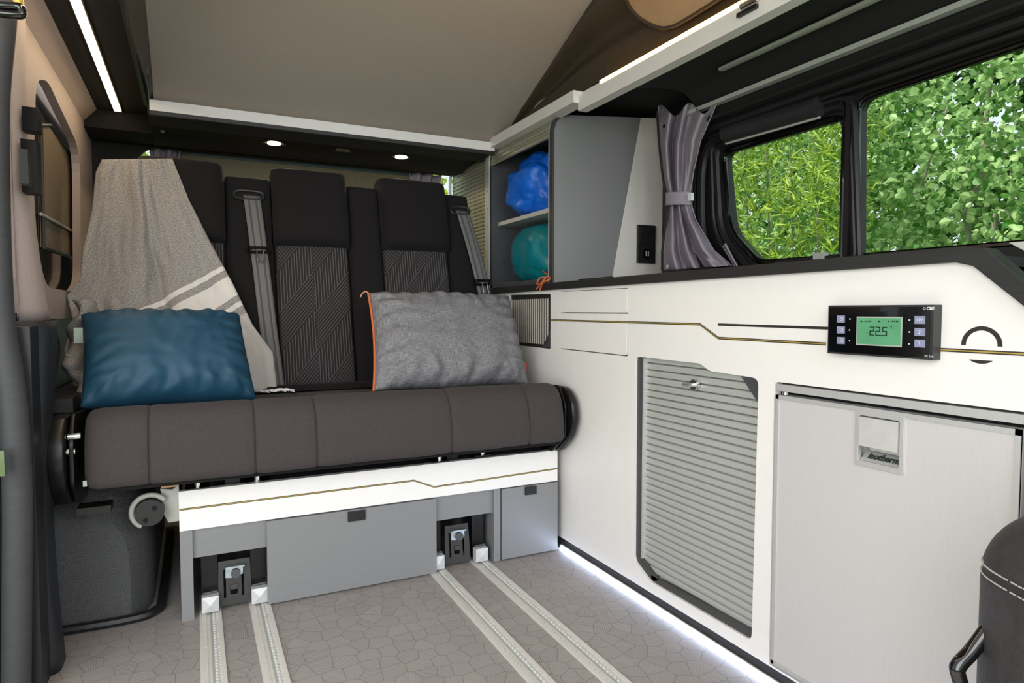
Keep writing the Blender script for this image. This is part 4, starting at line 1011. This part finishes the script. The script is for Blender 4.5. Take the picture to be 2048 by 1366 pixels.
emit('bottom_board', box(UX+.004, WX-.012, PY+.018, YE, UT+.001, UT+.018), M['darkgrey'], uc)
emit('top_board', box(UX+.14, WX-.012, PY+.018, YE, UZ-.012, UZ), M['darkgrey'], uc)
zsh = at(1060, 425, X=UX+.03).z
zl = at(1000, 440, X=UX+.04).z
emit('shelf', box(UX+.03, WX-.012, PY+.018, YM0-.006, 1.036, 1.050, .001), mat('pale_shelf', (190, 190, 188), .5), uc)
# tambour slats following the curve: path param
path = [(UX+.001, UT+.02), (UX+.001, UZ-.055)]+[(a+.001, b-.001) for a, b in arcp]+[(UX+.14, UZ-.001)]
def along(s):
    for (a, b), (c_, d2) in zip(path, path[1:]):
        L = math.hypot(c_-a, d2-b)
        if s <= L: t = s/L; return (a+(c_-a)*t, b+(d2-b)*t), ((c_-a)/max(L, 1e-9), (d2-b)/max(L, 1e-9))
        s -= L
    return path[-1], (1, 0)
TOT = sum(math.hypot(c_-a, d2-b) for (a, b), (c_, d2) in zip(path, path[1:]))
tmap = mat('champagne_slat', (178, 178, 158), .33, .55, var=.04, vs=200)
def tambour(y0, y1, s0, s1, pitch):
    t = emit('tambour_door', plate([(UX+.012, UT+.02), (UX+.02, UT+.02), (UX+.02, UT+.021), (UX+.012, UT+.021)], [], 'Y', y0, y1), tmap, uc)
    n = int((s1-s0)/pitch)
    for k in range(n):
        s = s0+(k+.5)*pitch; (a, b), (tx, tz) = along(s); nx_, nz_ = -tz, tx
        bm = bmesh.new(); h = pitch*.5; vs = []
        for (q, e) in ((-h, .004), (-h+.0006, .0008), (-h*.55, -.0006), (h*.55, -.0006), (h-.0020, .0006), (h-.0014, .0026), (h, .004)):
            vs.append((a+tx*q-nx_*-e*-1, b+tz*q-nz_*-e*-1) if False else (a+tx*q-nx_*e, b+tz*q-nz_*e))
        # nx_,nz_ points outward (left/up)
        emit('slat', plate([(p_[0], p_[1]) for p_ in vs], [], 'Y', y0, y1), tmap, t)
tambour(YM1-.012, YE-.012, 0, TOT, .0150)
tambour(PY+.026, YM0-.006, TOT-.185, TOT, .0150)
# small screws on the guide
bm = bmesh.new()
for k in range(7): tube(bm, [(UX-.009, YM0+.002, UT+.04+k*.065), (UX-.006, YM0+.002, UT+.04+k*.065)], .0018, 6)
emit('screws', bm, M['gap'], uc, kind='stuff')
# socket
p = at(1290, 489, Y=PY-.001); sk = thing('power_socket', 'black double power socket on the off-white cupboard end panel', 'socket', p)
a, b = at(1273, 489, Y=PY), at(1307, 489, Y=PY); zt_, zb_ = at(1290, 451, Y=PY).z, at(1290, 527, Y=PY).z; zm = (zt_+zb_)/2
emit('base', box(a.x, b.x, PY-.010, PY, zb_, zt_, .003), M['black'], sk, True)
emit('cover', box(a.x+.004, b.x-.004, PY-.015, PY-.008, zm+.002, zt_-.004, .002), M['black'], sk, True)
emit('insert', cyl((p.x, PY-.013, (zm+zb_)/2), (p.x, PY-.009, (zm+zb_)/2), .017, 24, .001), M['gloss'], sk, True)
for dx in (-.006, .003): emit('usb_port', box(p.x+dx, p.x+dx+.0035, PY-.0145, PY-.012, (zm+zb_)/2-.008, (zm+zb_)/2+.008), M['softgrey'], sk)

# ---- stuff sacks
def sack(name, lab, c, rx, ry, rz_, m, seed, flat=1.0, am=1.0):
    bm = bmesh.new(); bmesh.ops.create_icosphere(bm, subdivisions=5, radius=1)
    for v_ in bm.verts:
        p = v_.co.normalized(); 
        ridge = abs(nz((p.x*1.6+seed, p.y*1.6, p.z*1.6), 1.0)); r_ = 1+am*(.34*(ridge-.2)-.09*abs(nz((p.x*4, p.y*4+seed, p.z*4), 1)))+.04*am*nz((p.x*11, p.y*11, p.z*11+seed), 1)
        q = [math.copysign(abs(a_)**flat, a_) for a_ in p]
        v_.co = Vector((c[0]+q[0]*rx*r_, c[1]+q[1]*ry*r_, max(c[2]-rz_*.93, c[2]+q[2]*rz_*r_)))
    return emit(name, bm, m, None, 2, label=lab, cat='bag')
s1 = sack('stuff_sack', 'bright blue crumpled stuff sack on the upper shelf of the cupboard', (1.145, 2.03, 1.052+.100), .125, .155, .118, M['blue'], 3, .85)
c = Vector((1.035, 2.04, 1.185)); emit('cord_lock', cyl(c, c+Vector((-.008, 0, 0)), .008, 10), M['navy'], s1, True)
s2 = sack('stuff_sack', 'teal stuff sack with orange cord in the lower part of the cupboard', (1.145, 2.0, .819+.098), .125, .165, .112, M['teal'], 11, .75, .3)
kb = at(1085, 566, X=K-.016)
cordp = [Vector((1.03, 1.86, .85)), at(1098, 553, X=1.0), at(1080, 556, X=.985), at(1074, 568, X=.972), at(1084, 566, X=.97), at(1090, 556, X=.975), at(1078, 572, X=.972), at(1072, 579, X=.972)]
emit('draw_cord', tb(spl(cordp, 6), .0024, 8), M['orange'], s2, True)
emit('draw_cord', tb(spl([cordp[0], at(1100, 557, X=.99), at(1086, 565, X=.973), at(1080, 580, X=.972)], 6), .0024, 8), M['orange'], s2, True)

# ============================================================ CURTAIN
CL = [(1316, 222), (1320, 290), (1328, 360), (1336, 395), (1334, 440), (1326, 500), (1326, 541)]
CR = [(1436, 214), (1402, 280), (1388, 340), (1379, 395), (1392, 440), (1428, 500), (1464, 531)]
def curt(u, v):
    a = lerp_path(CL, v); b = lerp_path(CR, v); q = a+(b-a)*u
    waist = 1-math.exp(-((v-.5)/.16)**2); amp = .010+.018*waist
    X = 1.285+.05*v+amp*(.55+.8*abs(nz((u*2.3, v*1.3, 8), 1.5))*2)*sin(u*2*pi*(2.6+.9*sin(u*2.2))+.9*sin(v*3)+3*nz((u, v*2, 3)))+.016*nz((u*5, v*3, 2), 1.2)
    return at(q.x, q.y-12*sin(u*13+1)*max(0, 1-v*7), X=X)
bm, g = surf(curt, 90, 60); cu_ = emit('curtain', bm, M['curtain'], None, 2, label='mauve-grey curtain tied back between cupboard and small window', cat='curtain'); solid(cu_, .002)
bm = bmesh.new(); 
def tie(u, v):
    a = at(1337, 386+26*v, X=1.31); b = at(1380, 384+26*v, X=1.31); th = pi+pi*u; m_ = (a+b)/2; h_ = (b-a)/2
    return m_+h_*(cos(th)*1.08)*1.0+Vector((.024*sin(th), 0, 0))
bm, g = surf(tie, 20, 6); o = emit('tie_band', bm, M['curtain'], cu_, 2); solid(o, .003)
a = at(1381, 395, X=1.295); emit('tie_button', box(a.x-.006, a.x+.004, a.y-.009, a.y+.005, a.z-.010, a.z+.012, .002), M['ink_w'], cu_, True)
a = [at(*lerp_path(CL, v), X=1.278+.05*v) for v in [k/20 for k in range(21)]]; emit('seam_tape', tb([p+Vector((0, .004, 0)) for p in a], .004, 6), M['print'], cu_, True)
for q in ((1330, 253), (1337, 533)): c = at(*q, X=1.275 if q[1] < 300 else 1.315); emit('snap', cyl(c, c+Vector((-.004, 0, 0)), .006, 12), M['chrome'], cu_, True)
bm, g = surf(lambda u, v: at(1445+24*v+6*u, 492+40*v-6*u*(1-v), X=1.36+.012*sin(6*u)), 10, 10); solid(emit('loose_corner', bm, M['curtain'], cu_, 2), .002)

# ============================================================ FRONT SEAT (near right)
fs = thing('front_seat', 'charcoal leather seat with white double stitching at the lower right edge', 'seat', (.75, .3, .3))
def sq(a_, e): return math.copysign(abs(a_)**e, a_)
cS = CAM+ray(2262, 1345)*.62
ex, ey = RT, Vector((sin(YAW), cos(YAW), 0))
def seatp(u, v, g_=0):
    a_ = 2*pi*u; z_ = v
    # v: 0 bottom .. 1 top pole
    if v < .62: r_ = 1; h_ = -.26+v/.62*.335
    else: t = (v-.62)/.38*pi/2; r_ = cos(t)**.7 if t < pi/2-1e-6 else 0; h_ = .075+.080*sin(t)
    gr = .0
    for vc in (.645,): gr += .004*math.exp(-((v-vc)/.012)**2)
    return cS+(ex*sq(cos(a_), .62)*.120+ey*sq(sin(a_), .7)*.085)*(r_*(1-gr*8)+g_)+Vector((0, 0, h_))
bm, g = surf(lambda u, v: seatp(u, v), 72, 90, True); merge(bm)
emit('cushion', bm, M['leather'], fs, 2)
bm = bmesh.new()
for vc in (.632, .662):
    for k in range(150):
        u = k/150; a, b = seatp(u, vc, .008), seatp(u+.0045, vc, .008); tube(bm, [a, b], .0008, 5)
emit('stitching', bm, M['stitch'], fs, kind='stuff', label='white double stitching')
pts = [CAM+ray(x, y)*.66 for x, y in ((1985, 1245), (1945, 1300), (1918, 1330), (1916, 1350), (1940, 1420))]
emit('frame_tube', tb(spl(pts, 6), .0075, 12), M['gloss'], fs, True)

# ============================================================ OUTSIDE
def leaf_mesh(kind, sc=1.):
    if kind == 'poplar': P = [(0, -.5), (.32, -.28), (.42, .02), (.2, .25), (0, .55), (-.2, .25), (-.42, .02), (-.32, -.28)]
    elif kind == 'bamboo': P = [(0, -1.0), (.10, -.5), (.11, 0), (0, 1.1), (-.11, 0), (-.10, -.5)]
    else: P = [(0, -.6), (.3, -.2), (.3, .2), (0, .7), (-.3, .2), (-.3, -.2)]
    return [(x*sc, y*sc, -.25*abs(x)*sc) for x, y in P]
def add_leaf(V, F, shape, loc, R):
    b = len(V); n = len(shape)
    for q in shape: V.append(tuple(loc+R@Vector(q)))
    h = n//2
    # two halves folded along midrib
    F.append([b+i for i in range(0, h+1)]); F.append([b]+[b+i for i in range(h, n)])
def rot_rand(face, droop=.6):
    e = Matrix.Rotation(random.uniform(0, 2*pi), 3, 'Z') @ Matrix.Rotation(random.gauss(0, droop), 3, 'X') @ Matrix.Rotation(random.gauss(0, droop), 3, 'Y')
    q = Vector(face).to_track_quat('Z', 'Y').to_matrix(); return q @ e
def plant(name, lab, cat, base, region, n, kind, size, m, face, single=0, twig=16, trunks=(), group=None):
    t = thing(name, lab, cat, base, group)
    V, F = [], []; pos = []
    sh = leaf_mesh(kind, 1.)
    (xa_, xb2), (ya, yb), (za, zb3) = region
    cnt = 0
    while cnt < n:
        c_ = Vector((xa_+(xb2-xa_)*random.random()**1.4, random.uniform(ya, yb), random.uniform(za, zb3)))
        if nz((c_.y*1.0, c_.z*1.0, c_.x*.6), 1.7) < -.22 and random.random() < .7: continue
        d_ = Vector((random.uniform(-.5, .2), random.uniform(-.6, .6), random.uniform(.2, 1))).normalized()
        if kind == 'bamboo': d_ = Vector((random.uniform(-.6, .2), random.uniform(-1, .3), random.uniform(-.3, .5))).normalized()
        for k in range(twig):
            p_ = c_+d_*(k*size*.55)+Vector((random.gauss(0, 1), random.gauss(0, 1), random.gauss(0, 1)))*size*.55
            s_ = size*random.uniform(.65, 1.25); R_ = rot_rand(face)
            if kind == 'bamboo':
                dd = (Vector((random.uniform(-.3, .3), random.uniform(-1, 1), random.uniform(-.9, .5)))).normalized(); nn = (Vector(face)+Vector((random.gauss(0, .4), random.gauss(0, .4), random.gauss(0, .4)))).normalized(); xx = dd.cross(nn).normalized(); nn = xx.cross(dd)
                R_ = Matrix((xx, dd, nn)).transposed()
            pos.append((p_, R_, s_)); cnt += 1
    pos.sort(key=lambda q: (q[0]-CAM).length)
    base = Vector(base)
    if single:
        me = bpy.data.meshes.new('leaf'); V1, F1 = [], []; add_leaf(V1, F1, sh, Vector((0, 0, 0)), Matrix.Identity(3)); me.from_pydata(V1, [], F1); me.materials.append(m)
        for p_, R_, s_ in pos[:single]:
            o = bpy.data.objects.new('leaf', me); COL.objects.link(o); o.parent = t; o.matrix_local = Matrix.Translation(p_-base) @ R_.to_4x4() @ Matrix.Scale(s_, 4)
    for p_, R_, s_ in pos[single:]: add_leaf(V, F, sh, p_-base, R_*s_ if False else (R_ @ Matrix.Scale(s_, 3)))
    me = bpy.data.meshes.new('foliage'); me.from_pydata(V, [], F); me.materials.append(m)
    o = bpy.data.objects.new('foliage', me); COL.objects.link(o); o.parent = t; o['kind'] = 'stuff'
    for tr in trunks:
        pts, r0 = tr; pts = spl(pts, 6); emit('stem', tube(bmesh.new(), pts, [r0*(1-.5*k/len(pts)) for k in range(len(pts))], 8), M['bark'], t, True)
    return t
GZ = -.55
def o_at(px, py, X): return at(px, py, X=X)
plant('poplar_tree', 'leafy green poplar filling the large side window', 'tree', (4.2, 2.0, GZ), ((3.3, 4.9), (.2, 3.1), (.4, 3.0)), 27000, 'poplar', .043, M['poplar'], (-1, -.5, .35), 220, 16,
      [([Vector((3.9, 1.9, GZ)), o_at(1935, 490, 3.7), o_at(1962, 350, 3.7), o_at(1972, 240, 3.8), o_at(1990, 60, 3.9)], .022),
       ([Vector((3.7, 1.55, GZ)), o_at(1990, 480, 3.5), o_at(2046, 440, 3.5), o_at(2100, 380, 3.6)], .014),
       ([Vector((3.6, 2.5, GZ)), o_at(1800, 500, 3.5), o_at(1850, 350, 3.5), o_at(1900, 200, 3.6)], .010)])
plant('poplar_tree', 'poplar seen between the divider post and the yellow-green bamboo', 'tree', (4.2, 3.6, GZ), ((3.6, 4.9), (2.6, 4.6), (.4, 2.9)), 13000, 'poplar', .042, M['poplar'], (-1, -.5, .35), 80, 14,
      [([Vector((4.2, 3.6, GZ)), o_at(1640, 500, 3.9), o_at(1660, 330, 3.9)], .012)])
plant('bamboo_clump', 'yellow-green bamboo with narrow leaves behind the small side window', 'bamboo', (3.1, 2.8, GZ), ((2.85, 3.3), (2.25, 3.3), (.6, 2.2)), 5500, 'bamboo', .04, M['bamboo'], (-1, -.5, .4), 150, 9,
      [([Vector((3.2, 2.5+.2*k, GZ)), Vector((3.15, 2.5+.17*k, 1.0)), Vector((3.0, 2.45+.17*k, 2.2))], .008) for k in range(4)])
plant('hedge', 'deep green hedge closing the view behind the poplars', 'hedge', (6.2, 3, GZ), ((5.4, 6.6), (-.8, 7.5), (-.5, 4.6)), 15000, 'oval', .12, M['deep'], (-1, -.4, .3), 0, 18)
plant('shrub', 'lime green shrub outside behind the tailgate window', 'shrub', (1.0, 4.6, GZ), ((-1.2, 3.0), (4.3, 5.0), (.2, 3.0)), 6000, 'oval', .06, M['lime'], (0, -1, .3), 0, 14)
